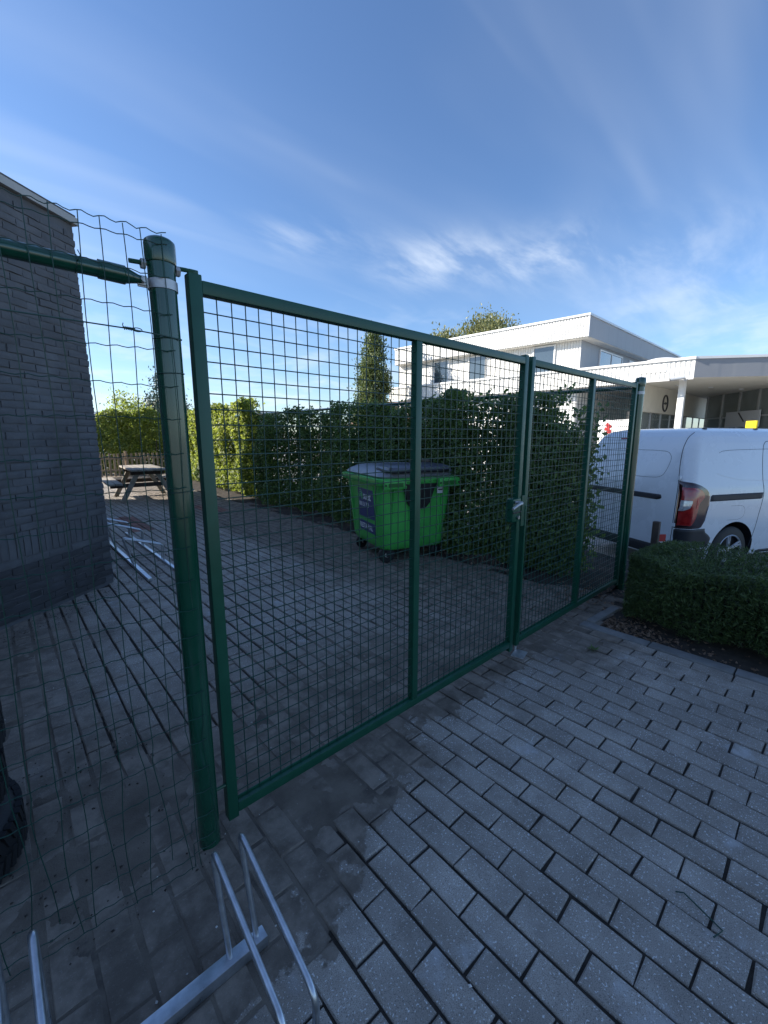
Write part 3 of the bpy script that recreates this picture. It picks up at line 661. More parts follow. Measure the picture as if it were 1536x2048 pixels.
# low bush at the foot of the lit hedge
sb = thing('shrub', 'dark round shrub at the foot of the sunlit hedge', 'shrub', (4.75, 11.6, 0)); n = 2600; r_ = np.random.default_rng(12)
d = r_.normal(size=(n, 3)); d /= np.linalg.norm(d, axis=1, keepdims=True); rad = r_.uniform(.6, 1, n)[:, None] ** .5
P = d * rad * np.array([.42, .75, .36]) + np.array([0, 0, .38]); P = P[P[:, 2] > .02]; n = len(P)
leaves('foliage', P, d[:n] + r_.normal(size=(n, 3)) * .6, r_.uniform(.05, .08, n), r_.uniform(.03, .05, n), M['yew_leaf'], sb)
stems('stem', sb, (0, 0, 0), [((0, 0, -.02), (.05, .1, .4), .02), ((0, .1, -.02), (-.1, .2, .4), .015)], M['bark'])

# the low clipped yew hedge in front on the right
yh = thing('hedge', 'low clipped yew hedge in a soil bed beside the paving', 'hedge', (4.1, -2.5, 0)); YO = np.array([4.1, -2.5, 0])
r_ = np.random.default_rng(21)
yx0, yx1, yy0, yy1, yz = 3.57, 4.62, -5.2, -.27, .565
def yew_pts(n, face):
    y = r_.uniform(yy0, yy1, n)
    if face == 'front': x = yx0 + np.abs(r_.normal(0, .07, n)); z = r_.uniform(.06, yz + .01, n)
    elif face == 'top': x = r_.uniform(yx0, yx1, n); z = yz - np.abs(r_.normal(0, .05, n))
    else: x = r_.uniform(yx0, yx1, n); y = yy1 - np.abs(r_.normal(0, .07, n)); z = r_.uniform(.06, yz, n)
    x = x - .05 * np.exp(-((z - .38) / .22) ** 2) + .035 * np.sin(y * 6.1 + z * 5) + .03 * np.sin(y * 13 + z * 9 + 2) + .06 * np.exp(-z / .12)
    ta = np.clip((y + .62) / .35, 0, 1); x = x + .24 * ta ** 1.6 * np.clip((yx1 - x) / (yx1 - yx0), 0, 1)
    z = z + .018 * np.sin(y * 5 + x * 4) + .012 * np.sin(y * 11 + x * 9) - .06 * np.clip(1 - (yy1 - y) / .12, 0, 1)
    return np.stack([x, y, z], 1)
Pf = yew_pts(70000, 'front'); Pt = yew_pts(50000, 'top'); Pe = yew_pts(12000, 'end'); Pb = yew_pts(7000, 'front'); Pb[:, 0] = r_.uniform(yx0, yx1, len(Pb))
P = np.concatenate([Pf, Pt, Pe, Pb]); q_ = P[:, 1] > -3.6; P = P[q_]
# clump structure: pull the sprays toward twig centres
cl = P[r_.integers(0, len(P), 5200)]
n = len(P); idx = np.zeros(n, int)
cell = {}
for i, c_ in enumerate(cl): cell.setdefault((int(c_[0] // .06), int(c_[1] // .06), int(c_[2] // .06)), []).append(i)
keys = (P // .06).astype(int); has = np.zeros(n, bool)
for i in range(n):
    k = cell.get((keys[i, 0], keys[i, 1], keys[i, 2]))
    if k: idx[i] = k[i % len(k)]; has[i] = True
P = np.where(has[:, None], P * .80 + cl[idx] * .20, P)
out = np.stack([np.where(P[:, 0] < yx0 + .12, -1.0, 0.0) + .1 * r_.normal(size=n), .25 * r_.normal(size=n), np.where(P[:, 2] > yz - .08, .8, .35) + .1 * r_.normal(size=n)], 1)
tip = out + r_.normal(size=(n, 3)) * .55
nr = r_.normal(size=(n, 3)) + np.array([-.3, 0, .8])
leaves('foliage', P - YO, nr, r_.uniform(.026, .056, n), r_.uniform(.0045, .008, n), M['yew_leaf'], yh, tip, .1)
stems('stem', yh, tuple(YO), [((4.05 + random.uniform(-.12, .12), y, -.05), (4.05 + random.uniform(-.2, .2), y + random.uniform(-.1, .1), .5), .014) for y in np.arange(-3.4, -.25, .22)], M['bark'])
hb = MB(YO); hb.ab((yx0 + .20, -5.15, .06), (yx1 - .12, -.80, yz - .13)); hb.ab((yx0 + .46, -.7995, .06), (yx1 - .12, yy1 - .14, yz - .13)); hb.build('inner_shade', mat('inner_shade', (.012, .014, .010), .95, var=.5, vscale=25, bump=.8), yh)  # near-black solid block stands in for the shaded inside of the hedge

# fallen leaves and litter
lit = []
for k in range(380):
    x = BED_X + .04 + abs(random.gauss(0, .16)); y = BED_Y - .02 - abs(random.gauss(0, .28)); lit.append((x, y, -.012 + random.uniform(0, .022)))
for k in range(180): lit.append((BED_X + .05 + abs(random.gauss(0, .12)), random.uniform(-2.6, -.3), -.016 + random.uniform(0, .014)))
for k in range(140): lit.append((random.uniform(3.75, 4.4), random.uniform(-.15, .35), .006 + random.uniform(0, .02)))
for k in range(420): y = random.uniform(.1, 9); lit.append((4.22 - abs(random.gauss(0, .18)), y, .006 + random.uniform(0, .008)))
lit = np.array(lit); n = len(lit); nr = rng.normal(size=(n, 3)) * .35 + np.array([0, 0, 1])
o = leaves('leaf_litter', lit, nr, rng.uniform(.018, .05, n), rng.uniform(.012, .03, n), M['dead_leaf'], None, None, .3); o['label'] = 'brown fallen leaves and twigs scattered on the soil and paving edge'; o['category'] = 'leaf litter'
# pale grit and crumbs on the paving, dark crumbs of earth at the wall
def crumbs(name, pts, r0, r1, mt, label):
    b_ = MB()
    for x, y, z in pts:
        r_ = random.uniform(r0, r1); a = random.uniform(0, 6.28); c_, s_ = math.cos(a), math.sin(a); e1, e2, e3 = r_ * random.uniform(.7, 1.4), r_, r_ * random.uniform(.4, .8)
        b_.add([(x + c_ * e1, y + s_ * e1, z), (x - s_ * e2, y + c_ * e2, z), (x - c_ * e1, y - s_ * e1, z), (x + s_ * e2, y - c_ * e2, z), (x, y, z + e3), (x, y, z - e3)], [(0, 1, 4), (1, 2, 4), (2, 3, 4), (3, 0, 4), (1, 0, 5), (2, 1, 5), (3, 2, 5), (0, 3, 5)])
    o = b_.build(name, mt, kind='stuff'); o['label'] = label; o['category'] = 'grit'; return o
crumbs('pale_grit', [(random.uniform(-.6, 3.2), random.uniform(-1.5, 2.6), .0025) for k in range(150)], .0018, .0048, M['stone'], 'pale specks of grit scattered over the paving')
crumbs('earth_crumbs', [(lambda s_: (wp(s_, abs(random.gauss(0, .16)), 0).x + random.uniform(-.02, .25), wp(s_, abs(random.gauss(0, .16)), 0).y, .004))(random.uniform(-.4, 1.6)) for k in range(700)] + [(random.gauss(1.15, .2), random.uniform(3.3, 5.4), .004) for k in range(500)] + [(random.uniform(-.5, .4), random.uniform(-.1, 1.0), .003) for k in range(260)], .0015, .0055, M['soil'], 'dark crumbs of earth lying by the wall and bicycle rack')
bw = MB((1.60, -1.32, 0)); bw.tube([(1.505, -1.215, .006), (1.52, -1.235, .007), (1.478, -1.345, .006), (1.437, -1.330, .006)], .0022, 6)
o = tag(bw.build('bent_wire', M['wire']), 'thin bent piece of wire lying on the paving', 'wire'); o.location = (1.60, -1.32, 0)

# tufts of weed in the paving joints
for wi, (wx, wy, wl_) in enumerate(((2.97, -.36, 'green weed tuft rooted in the paving near the planting bed corner'), (3.62, .10, 'green weed tuft beneath the far gate leaf'), (3.72, -.72, 'small weed seedling in the soil of the low hedge bed'))):
    wt_ = thing('weed', wl_, 'weed', (wx, wy, 0 if wi < 2 else -.03)); n = 26; a_ = rng.uniform(0, 6.28, n); tl = rng.uniform(.02, .055, n)
    Pw = np.stack([np.cos(a_) * tl * .5, np.sin(a_) * tl * .5, .008 + rng.uniform(0, .02, n)], 1); tp = np.stack([np.cos(a_), np.sin(a_), rng.uniform(.2, .9, n)], 1); nw_ = np.stack([-np.cos(a_) * .5, -np.sin(a_) * .5, np.ones(n)], 1)
    leaves('leaf_tuft', Pw, nw_, tl, tl * .22, M['hedge_leaf'], wt_, tp, .2, None)
    b_ = MB(); b_.tube([(0, 0, -.01), (.002, .001, .012)], .003, 6); b_.build('stem', M['bark'], wt_)

# ------------------------------------------------------------------ bicycle racks
def fillet(pts, r, k=5):
    P = [Vector(p) for p in pts]; out = [P[0]]
    for i in range(1, len(P) - 1):
        a, b, c = P[i - 1], P[i], P[i + 1]; u, v = (a - b).normalized(), (c - b).normalized(); l = min(r, (a - b).length * .45, (c - b).length * .45)
        p0, p1 = b + u * l, b + v * l
        for t in np.linspace(0, 1, k): out.append(p0 * (1 - t) ** 2 + b * 2 * t * (1 - t) + p1 * t * t)
    out.append(P[-1]); return out
def rack(name, label, loc, rz, length, hoops, start=0.0):
    """local: rails along +x, rear rail at y=0, hoops reach to the front rail at y=-.32"""
    t = thing(name, label, 'bicycle rack', loc, rz, None)
    b_ = MB(); b_.box((start + length / 2, 0, .020), (length, .040, .036), bev=.003); b_.build('rear_rail', M['galv'], t, True)
    b_ = MB(); b_.box((start + length / 2, -.315, .016), (length, .034, .030), bev=.003); b_.build('front_rail', M['galv'], t, True)
    for x, h in hoops:
        b_ = MB(); b_.tube(fillet([(x, .0, .02), (x, .085, .355 + h), (x, -.325, .215 + h * .6), (x, -.313, .01)], .045, 7), .0088, 12); b_.build('hoop', M['galv'], t, True)
    return t
rack('bicycle_rack', 'galvanised bicycle rack on the paving in front of the green gate post', (0, -.42, 0), 0, 1.6, [(.405, -.012), (.325, -.015), (-.066, .08), (-.128, .08), (-.48, -.015), (-.56, -.012)], -1.17)
rack('bicycle_rack', 'galvanised bicycle rack lying in the yard beside the grey brick wall', (1.04, 3.36, 0), R(90), 2.7, [(.66, .0), (.74, .0), (1.62, .03), (1.70, .03), (2.4, 0), (2.48, 0)])

# ------------------------------------------------------------------ stacked tyres at the left edge
def tyre(loc, rz, label, rad=.31, wid=.19):
    t = thing('tyre', label, 'tyre', loc, rz, None)
    prof = []
    for a in np.linspace(-1, 1, 15):
        k = abs(a); prof.append((rad - .055 * k ** 4 if k < .92 else rad - .07, a * wid / 2))
    inner = [(rad * .63, wid * .40), (rad * .60, wid * .30), (rad * .60, -wid * .30), (rad * .63, -wid * .40)]
    b_ = MB(); full = prof + inner + [prof[0]]; b_.lathe([(r_, h + wid / 2) for r_, h in full], (0, 0, 0), 64, cap=False); b_.build('carcass', M['rubber'], t, True)
    b_ = MB()
    for k in range(56):
        a = 2 * math.pi * k / 56
        for s_, zz in ((1, .72), (-1, .28)):
            Mx = Matrix.Rotation(a + s_ * .03, 3, 'Z'); b_.box(Mx @ Vector((rad - .004, 0, wid * zz)), (.020, rad * .072, wid * .34), Mx @ Matrix.Rotation(s_ * .35, 3, 'X'))
    b_.build('tread', M['rubber'], t, kind='stuff'); return t
TX, TY = -.395, .52
tyre((TX, TY, .0), .1, 'black rubber tyre at the bottom of the stack behind the wire fence')
tyre((TX - .03, TY + .04, .197), .5, 'black rubber tyre in the middle of the stack behind the wire fence')
tyre((TX - .015, TY + .03, .394), .9, 'black rubber tyre on top of the stack behind the wire fence')

# ------------------------------------------------------------------ the green wheeled bin
BA = R(17); bin_rz = -BA
bn = thing('waste_container', 'big green wheeled waste container with a grey lid standing by the hedge', 'waste container', (3.22, 2.14, 0), bin_rz)
# local: x = along the front face (to the right), y = along the sticker side (away), origin = near bottom corner
def ring(x0, x1, y0, y1, z, r, n=6):
    out = []
    for cx, cy, a0 in ((x1 - r, y0 + r, -90), (x1 - r, y1 - r, 0), (x0 + r, y1 - r, 90), (x0 + r, y0 + r, 180)):
        for k in range(n + 1): a = R(a0 + 90 * k / n); out.append((cx + r * math.cos(a), cy + r * math.sin(a), z))
    return out
def loft(rings, capb=True, capt=True):
    b_ = MB(); n = len(rings[0]); V = [p for rg in rings for p in rg]; F = []
    for i in range(len(rings) - 1):
        for k in range(n): F.append((i * n + k, i * n + (k + 1) % n, (i + 1) * n + (k + 1) % n, (i + 1) * n + k))
    if capb: F.append(tuple(range(n - 1, -1, -1)))
    if capt: F.append(tuple((len(rings) - 1) * n + k for k in range(n)))
    b_.add(V, F); return b_
LX, LY = .87, .97
rings = []
TE, TF = .050, .11
for z in (.165, .185, .25, .5, .8, .955):
    t_ = (z - .2) / .755; e = TE * t_; ins = .03 if z == .165 else (.012 if z == .185 else 0)
    rings.append(ring(-e + ins, LX + e - ins, -e + ins, LY + TF * t_ - ins, z, .10))
bb = loft(rings).build('body', M['bin_green'], bn, True)
def rr_(d, z, rad): return ring(-TE - d, LX + TE + d, -TE - d, LY + TF + d, z, rad)
rim = loft([rr_(.012, .945, .09), rr_(.045, .950, .07), rr_(.055, .975, .07), rr_(.042, .978, .07), rr_(.042, .990, .07), rr_(.055, .993, .07), rr_(.055, 1.022, .07), rr_(.030, 1.026, .07)])
rimo = rim.build('rim', M['bin_green'], bn, True)
for x in (.08, LX - .08):      # lifting brackets on the front
    b_ = MB(); b_.box((x, -.150, .965), (.28, .05, .10), bev=.01); lb = b_.build('lifting_bracket', M['bin_green'], bn, True)
    b_ = MB(); b_.box((x, -.177, .962), (.18, .008, .045), bev=.003); b_.build('bracket_slot_shade', mat('bracket_shadow_green', (.012, .13, .02), .5), lb)  # raised plate in darker green, a slot's shadow painted as colour
    for dx in (-.125, .125):
        b_ = MB(); b_.lathe([(.011, -.004), (.011, .004)], (x + dx, -.177, .962), 10, 'y'); b_.build('hole', M['black'], lb)
# curved ribs on the two visible sides
for k in range(4):
    for axis in 'xy':
        t_ = (k + .5) / 4
        if axis == 'y' and k in (1, 2): continue
        b_ = MB()
        if axis == 'x': b_.tube([(LX * t_, .008, .24), (LX * t_, -.072, .93)], .010, 6)
        else: b_.tube([(.008, LY * (t_ * 1.0), .24), (-.072, LY * t_, .93)], .010, 6)
        b_.build('rib', M['bin_green'], bn, True)
lid = loft([rr_(.0, 1.028, .10), rr_(.012, 1.046, .10), rr_(-.01, 1.085, .12), rr_(-.10, 1.135, .14), rr_(-.20, 1.148, .12)]).build('lid', M['bin_lid'], bn, True)
pan = loft([ring(.06, LX + .04, -.10, LY * .48, 1.085, .09), ring(.08, LX + .02, -.08, LY * .47, 1.145, .09), ring(.14, LX - .04, -.02, LY * .42, 1.168, .08)]).build('lid_flap', mat('bin_flap_grey', (.095, .10, .13), .35, var=.15, vscale=5), bn, True)
b_ = MB(); b_.tube(fillet([(.02, .20, 1.125), (.02, -.10, 1.10), (LX - .02, -.10, 1.10), (LX - .02, .20, 1.125)], .08), .016, 8); b_.build('lid_grip_bar', M['black'], lid, True)
for x in (LX * .70, LX * .92):
    b_ = MB(); b_.box((x + .1, LY * .55, 1.17), (.05, .22, .06), bev=.012); b_.build('lid_hinge', M['black'], lid, True)
lt = MB(); cx, cz = LX * .50, .70
lt.prism([(0, 0)] * 0 or [(cx - .20, .0), (cx + .20, .0), (cx + .20, .02), (cx - .20, .02)], 0, 0) if False else None
Vv = []; 
prof = [(.23, .955), (.20, .90), (.17, .80), (.15, .73), (.10, .67), (.0, .645)]
for yy in (-.100, -.066):
    Vv += [(cx - w, yy + (z - .955) * -.0 + (.955 - z) * .099, z) for w, z in prof] + [(cx + w, yy + (.955 - z) * .099, z) for w, z in prof[::-1][1:]]
nn = len(Vv) // 2; lt.add(Vv, [tuple(range(nn)), tuple(range(2 * nn - 1, nn - 1, -1))] + [(i, (i + 1) % nn, nn + (i + 1) % nn, nn + i) for i in range(nn)]); lt.build('lock_flap', M['black'], bn)
b_ = MB(); b_.box((LX * .83, -.074, .87), (.085, .004, .085), Matrix.Rotation(.099, 3, 'X')); b_.build('white_tag', M['white_print'], bn)
b_ = MB(); b_.box((LX * .83, -.0765, .872), (.06, .003, .016), Matrix.Rotation(.099, 3, 'X')); b_.build('tag_print', M['logo'], bn)
# casters
for x, y in ((.09, .09), (LX - .10, .09), (.09, LY - .10), (LX - .10, LY - .10)):
    ang = random.uniform(-.6, .6); Mx = Matrix.Rotation(ang, 3, 'Z')
    b_ = MB(); b_.lathe([(.07, -.026), (.094, -.022), (.100, -.008), (.100, .008), (.094, .022), (.07, .026)], (0, 0, 0), 24, 'y'); b_.v = [tuple(Mx @ Vector(v) + Vector((x, y, .100))) for v in b_.v]; wo_ = b_.build('wheel', M['rubber'], bn, True)
    b_ = MB(); b_.lathe([(.03, -.032), (.03, .032)], (0, 0, 0), 16, 'y'); b_.v = [tuple(Mx @ Vector(v) + Vector((x, y, .100))) for v in b_.v]; b_.build('hub', M['zinc'], wo_, True)
    b_ = MB()
    for s_ in (-.036, .036): b_.box((0.012, s_, .06), (.05, .005, .15), bev=.002)
    b_.box((0, 0, .128), (.10, .10, .008)); b_.v = [tuple(Mx @ Vector(v) + Vector((x, y, .090))) for v in b_.v]; b_.build('fork', M['van_black'], wo_)
# stickers on the side that faces the yard (x=0 side)
def side_pt(y, z, d=.004): e = TE * (z - .2) / .755; return Vector((-e - d, y, z))
def side_panel(name, y0, y1, z0, z1, d, mt, parent):
    b_ = MB(); V = [side_pt(y, z, dd) for dd in (d, d - .0015) for y, z in ((y0, z0), (y1, z0), (y1, z1), (y0, z1))]
    b_.add(V, [(0, 1, 2, 3), (7, 6, 5, 4), (0, 4, 5, 1), (1, 5, 6, 2), (2, 6, 7, 3), (3, 7, 4, 0)]); return b_.build(name, mt, parent)
def text_mesh(txt, size, bold=0.0, ext=.0006):
    cu = bpy.data.curves.new('t', 'FONT'); cu.body = txt; cu.size = size; cu.extrude = ext; cu.offset = bold; cu.resolution_u = 3
    o = bpy.data.objects.new('t', cu); COL.objects.link(o); bpy.context.view_layer.update()
    me = bpy.data.meshes.new_from_object(o.evaluated_get(bpy.context.evaluated_depsgraph_get())); bpy.data.objects.remove(o); return me
SL = math.atan2(TE, .755)
def side_text(name, txt, size, y, z, mt, parent, bold=.0, sx=1.0):
    me = text_mesh(txt, size, bold)          # text runs towards -y seen from -x side
    ax, ay = Vector((0, -1, 0)) * sx, Vector((-math.sin(SL), 0, math.cos(SL))); az = Vector((-math.cos(SL), 0, -math.sin(SL)))
    o_ = side_pt(y, z, .0065)
    for v in me.vertices: c = v.co.copy(); v.co = o_ + ax * c.x + ay * c.y + az * c.z
    me.materials.clear(); me.materials.append(mt); return link_mesh(name, me, None, parent)
st = side_panel('sticker', .17, .66, .505, .865, .004, M['sticker'], bn)
side_text('brand_lettering', 'suez', .135, .485, .735, M['white_print'], st, .0035, .95)
side_text('phone_number', '0800 51 793', .078, .655, .640, M['white_print'], st, .001, .84)
b_ = MB()
for rr in (.060, .040, .020): b_.tube([side_pt(.575, .765, .006) + Vector((0, rr * math.cos(a), rr * 1.25 * math.sin(a))) for a in np.linspace(-.6, math.pi + .6, 18)], .0052, 6)
b_.build('leaf_emblem', M['green_print'], st, True)
st2 = side_panel('sticker', .17, .66, .325, .455, .004, M['sticker'], bn)
side_text('waste_lettering', 'RESTAFVAL', .092, .648, .358, M['white_print'], st2, .002, .86)

# ------------------------------------------------------------------ picnic table
pt = thing('picnic_table', 'weathered wooden picnic table with attached benches at the yard end', 'picnic table', (2.62, 10.3, 0), R(-4))
for k in range(5):
    b_ = MB(); b_.box((-.30 + k * .15, 0, .735), (.140, 1.95, .042), bev=.006); b_.build('top_plank', M['wood'], pt, True)
for sx in (-1, 1):
    for k in range(2):
        b_ = MB(); b_.box((sx * (.62 + .145 * k), 0, .44), (.135, 1.95, .042), bev=.006); b_.build('bench_plank', M['wood'], pt, True)
for y in (-.62, .62):
    for sx in (-1, 1):
        b_ = MB(); a = math.atan2(.38, .72); b_.box((sx * .36, y, .355), (.10, .045, .82), Matrix.Rotation(-sx * a, 3, 'Y'), bev=.004); b_.build('leg', M['wood'], pt, True)
    b_ = MB(); b_.box((0, y + .047, .375), (1.52, .045, .095), bev=.004); b_.build('bench_beam', M['wood_dark'], pt, True)
    b_ = MB(); b_.box((0, y - .047, .665), (.70, .045, .09), bev=.004); b_.build('top_beam', M['wood_dark'], pt, True)

# picket fence behind it
pf = thing('picket_fence', 'low wooden picket fence behind the picnic table', 'fence', (3.4, 16.9, 0))
b_ = MB(); b_.box((0, 0, .45), (.075, .02, .84), bev=.004); pk = b_.mesh('picket'); pk.materials.append(M['picket'])
for k in range(24):
    o = link_mesh('picket', pk, None, pf); o.location = (-1.5 + k * .145, 0, random.uniform(-.015, .015)); o.rotation_euler = (0, random.uniform(-.02, .02), 0)
for z in (.25, .68):
    b_ = MB(); b_.box((.16, .028, z), (3.5, .03, .07)); b_.build('rail', M['picket'], pf)
for x in (-1.55, .2, 1.95):
    b_ = MB(); b_.box((x, .07, .47), (.08, .05, .96)); b_.build('post', M['picket'], pf)

# ------------------------------------------------------------------ the white van
VU = Vector((math.sin(R(115.2)), math.cos(R(115.2)), 0)); VROT = math.atan2(VU.y, VU.x)
van = thing('delivery_van', 'white delivery van with red tail light parked behind the low hedge', 'van', (6.09, -.14, -.285), VROT)
# local: x = length from the tail, y = width away from the near side, z = height
wl = [.24, .30, .45, .62, .80, .95, 1.05, 1.15, 1.30, 1.45, 1.60, 1.70, 1.78, 1.84, 1.88, 1.895]
u0 = [.03, .01, 0, 0, 0, .005, .015, .03, .06, .095, .135, .17, .21, .29, .45, .75]
u1 = [4.40, 4.44, 4.48, 4.46, 4.42, 4.34, 3.95, 3.68, 3.40, 3.15, 2.92, 2.76, 2.62, 2.48, 2.25, 1.95]
v0 = [.05, .03, .01, .0, 0, .0, .005, .015, .045, .08, .115, .145, .185, .25, .37, .55]
def VI(arr, w): return float(np.interp(w, wl, arr))
def vring(w):
    return ring(VI(u0, w), VI(u1, w), VI(v0, w), 1.86 - VI(v0, w), w, .15, 7)
zs_ = sorted(set(list(np.linspace(.24, 1.70, 44)) + list(np.linspace(1.70, 1.895, 16))))
bd_ = loft([vring(z) for z in zs_]); vme = bd_.mesh('body', True); vme.materials.append(M['van']); vme.materials.append(M['van_black'])
body = link_mesh('body', vme, None, van)
WUX, WRZ, WR = (.88, 3.60), .32, .32
for ux in WUX:
    for yy in (0.10, 1.76):
        c_ = MB(); c_.lathe([(.385, -.22), (.385, .22)], (ux, yy, WRZ + .005), 40, 'y'); cme = c_.mesh('cut'); cme.materials.append(M['van_black'])
        co = bpy.data.objects.new('cut', cme); COL.objects.link(co); co.parent = van
        md = body.modifiers.new('arch', 'BOOLEAN'); md.operation = 'DIFFERENCE'; md.object = co; md.solver = 'EXACT'; md.material_mode = 'TRANSFER'
bpy.context.view_layer.update()
dg = bpy.context.evaluated_depsgraph_get(); nm = bpy.data.meshes.new_from_object(body.evaluated_get(dg)); body.modifiers.clear(); body.data = nm
for o in [o for o in bpy.data.objects if o.name.startswith('cut')]: bpy.data.objects.remove(o)
try: nm.set_sharp_from_angle(angle=R(35))
except Exception: pass
RC = .15
def vs(s_, w, d=0.0):
    """point on the near rear corner: s<0 along the tail, s>0 along the side, rounded corner between"""
    a0, b0 = VI(u0, w), VI(v0, w); h = RC * math.pi / 4
    if s_ < -h: p = Vector((a0, b0 + RC + (-s_ - h), w)); n_ = Vector((-1, 0, 0))
    elif s_ > h: p = Vector((a0 + RC + (s_ - h), b0, w)); n_ = Vector((0, -1, 0))
    else:
        a = (s_ + h) / (2 * h) * math.pi / 2; n_ = Vector((-math.cos(a), -math.sin(a), 0)); p = Vector((a0 + RC, b0 + RC, w)) + n_ * RC
    return p + n_ * d
def vpatch(name, rows, d, mt, parent, ns=14, nw=14):
    """rows: list of (w, s_left, s_right)"""
    b_ = MB(); W_ = [r_[0] for r_ in rows]; V = []
    for j_ in range(nw + 1):
        w = W_[0] + (W_[-1] - W_[0]) * j_ / nw; a = float(np.interp(w, W_, [r_[1] for r_ in rows])); c = float(np.interp(w, W_, [r_[2] for r_ in rows]))
        for i in range(ns + 1):
            edge = i in (0, ns) or j_ in (0, nw); V.append(vs(a + (c - a) * i / ns, w, -.004 if edge else d))
    n = ns + 1; F = [(j_ * n + i, j_ * n + i + 1, (j_ + 1) * n + i + 1, (j_ + 1) * n + i) for j_ in range(nw) for i in range(ns)]
    b_.add(V, F); return b_.build(name, mt, parent, True)
def vseam(name, pts, r=.0042, mt='seam'):
    b_ = MB(); out = []
    for _ in range(2):      # round the corners of the outline
        pts = [pts[0]] + [q for (a, b), (c, d) in zip(pts, pts[1:]) for q in ((a * .75 + c * .25, b * .75 + d * .25), (a * .25 + c * .75, b * .25 + d * .75))] + [pts[-1]]
    for (s0, w0), (s1, w1) in zip(pts, pts[1:]):
        k = max(2, int(math.hypot(s1 - s0, w1 - w0) / .03))
        for t_ in range(k): out.append(vs(s0 + (s1 - s0) * t_ / k, w0 + (w1 - w0) * t_ / k, -.0012))
    out.append(vs(*pts[-1], -.0012)); b_.tube(out, r, 6); return b_.build(name, M[mt], van, True)
vpatch('rear_bumper', [(.25, -1.62, .40), (.40, -1.62, .42)], .014, M['van_black'], van, 40, 5)
vpatch('bumper_corner', [(.40, -.10, .43), (.52, -.10, .46), (.56, -.105, .42), (.61, -.105, .34), (.66, -.105, .33)], .010, M['van_black'], van)
tlm = vpatch('tail_light', [(.655, -.105, .24), (.76, -.105, .31), (.95, -.105, .345), (1.08, -.105, .335), (1.15, -.105, .26), (1.21, -.105, .12), (1.245, -.105, -.04)], .016, M['dark_lens'], van, 16, 22)
vpatch('red_lens', [(.68, -.075, .07), (.80, -.075, .14), (.98, -.075, .165), (1.06, -.07, .25), (1.13, -.07, .19), (1.19, -.07, .03)], .021, M['red_lens'], tlm, 14, 18)
vpatch('reverse_lens', [(.865, -.075, -.05), (.92, -.07, .055), (1.00, -.07, .075), (1.03, -.06, .06)], .027, M['clear_lens'], tlm, 8, 8)
vpatch('light_bar', [(.90, .095, .125), (1.055, .10, .13)], .0245, mat('light_bar_red', (.55, .03, .03), .2, coat=1.0), tlm, 3, 8)
vpatch('side_trim', [(.985, .335, 1.27), (1.075, .335, 1.275)], .012, M['van_black'], van, 30, 5)
vpatch('rear_handle', [(.975, -1.5, -.34), (1.01, -1.5, -.30), (1.05, -1.5, -.32)], .016, M['van_black'], van, 30, 5)
vpatch('brake_light', [(1.735, -1.05, -.80), (1.765, -1.05, -.80)], .012, M['red_lens'], van, 8, 3)
vseam('rear_door_seam', [(-.115, .42), (-.112, 1.26), (-.10, 1.60), (-.05, 1.76), (.02, 1.83)])
vseam('rear_middle_seam', [(-.90, .42), (-.90, 1.80)])
vseam('rear_panel_outline', [(-.80, 1.60), (-.32, 1.60), (-.25, 1.57), (-.22, 1.50), (-.30, 1.32), (-.36, 1.27), (-.46, 1.25), (-.85, 1.25)], .003)
vseam('side_panel_outline', [(.42, 1.58), (.50, 1.61), (1.2, 1.62), (2.1, 1.62)], .003)
vseam('side_crease', [(.40, 1.33), (.62, 1.27), (.95, 1.225), (2.2, 1.215)], .0035, 'van')
vseam('sliding_door_seam', [(1.17, .36), (1.24, .75), (1.275, .98), (1.275, 1.09), (1.22, 1.24), (1.19, 1.62), (1.21, 1.70), (1.27, 1.725), (2.3, 1.725)])
vseam('fuel_flap_outline', [(.72, .92), (.98, .92), (.98, .74), (.68, .74)], .002)
vpatch('cab_window', [(1.20, 2.35, 3.15), (1.60, 2.40, 2.72)], .006, M['glass'], van, 10, 8)
vpatch('sill_trim', [(.245, 1.30, 2.98), (.30, 1.30, 2.98)], .010, M['van_black'], van, 20, 3)
for y_, w_ in ((-.09, 1.275), (-.09, .70)):
    b_ = MB(); p = vs(y_, w_, .008); b_.box(p, (.035, .03, .045), bev=.006); b_.build('door_hinge', M['van'], van, True)
b_ = MB(); b_.box(vs(-.28, .54, .004), (.004, .11, .12), bev=.001)
for a in (.55, 1.5): pass
b_ = MB()
for u in (.62, 1.55): b_.box((u, .36, 1.878), (.05, .035, .02), bev=.008)
b_.build('roof_mount', M['van_black'], van, True)
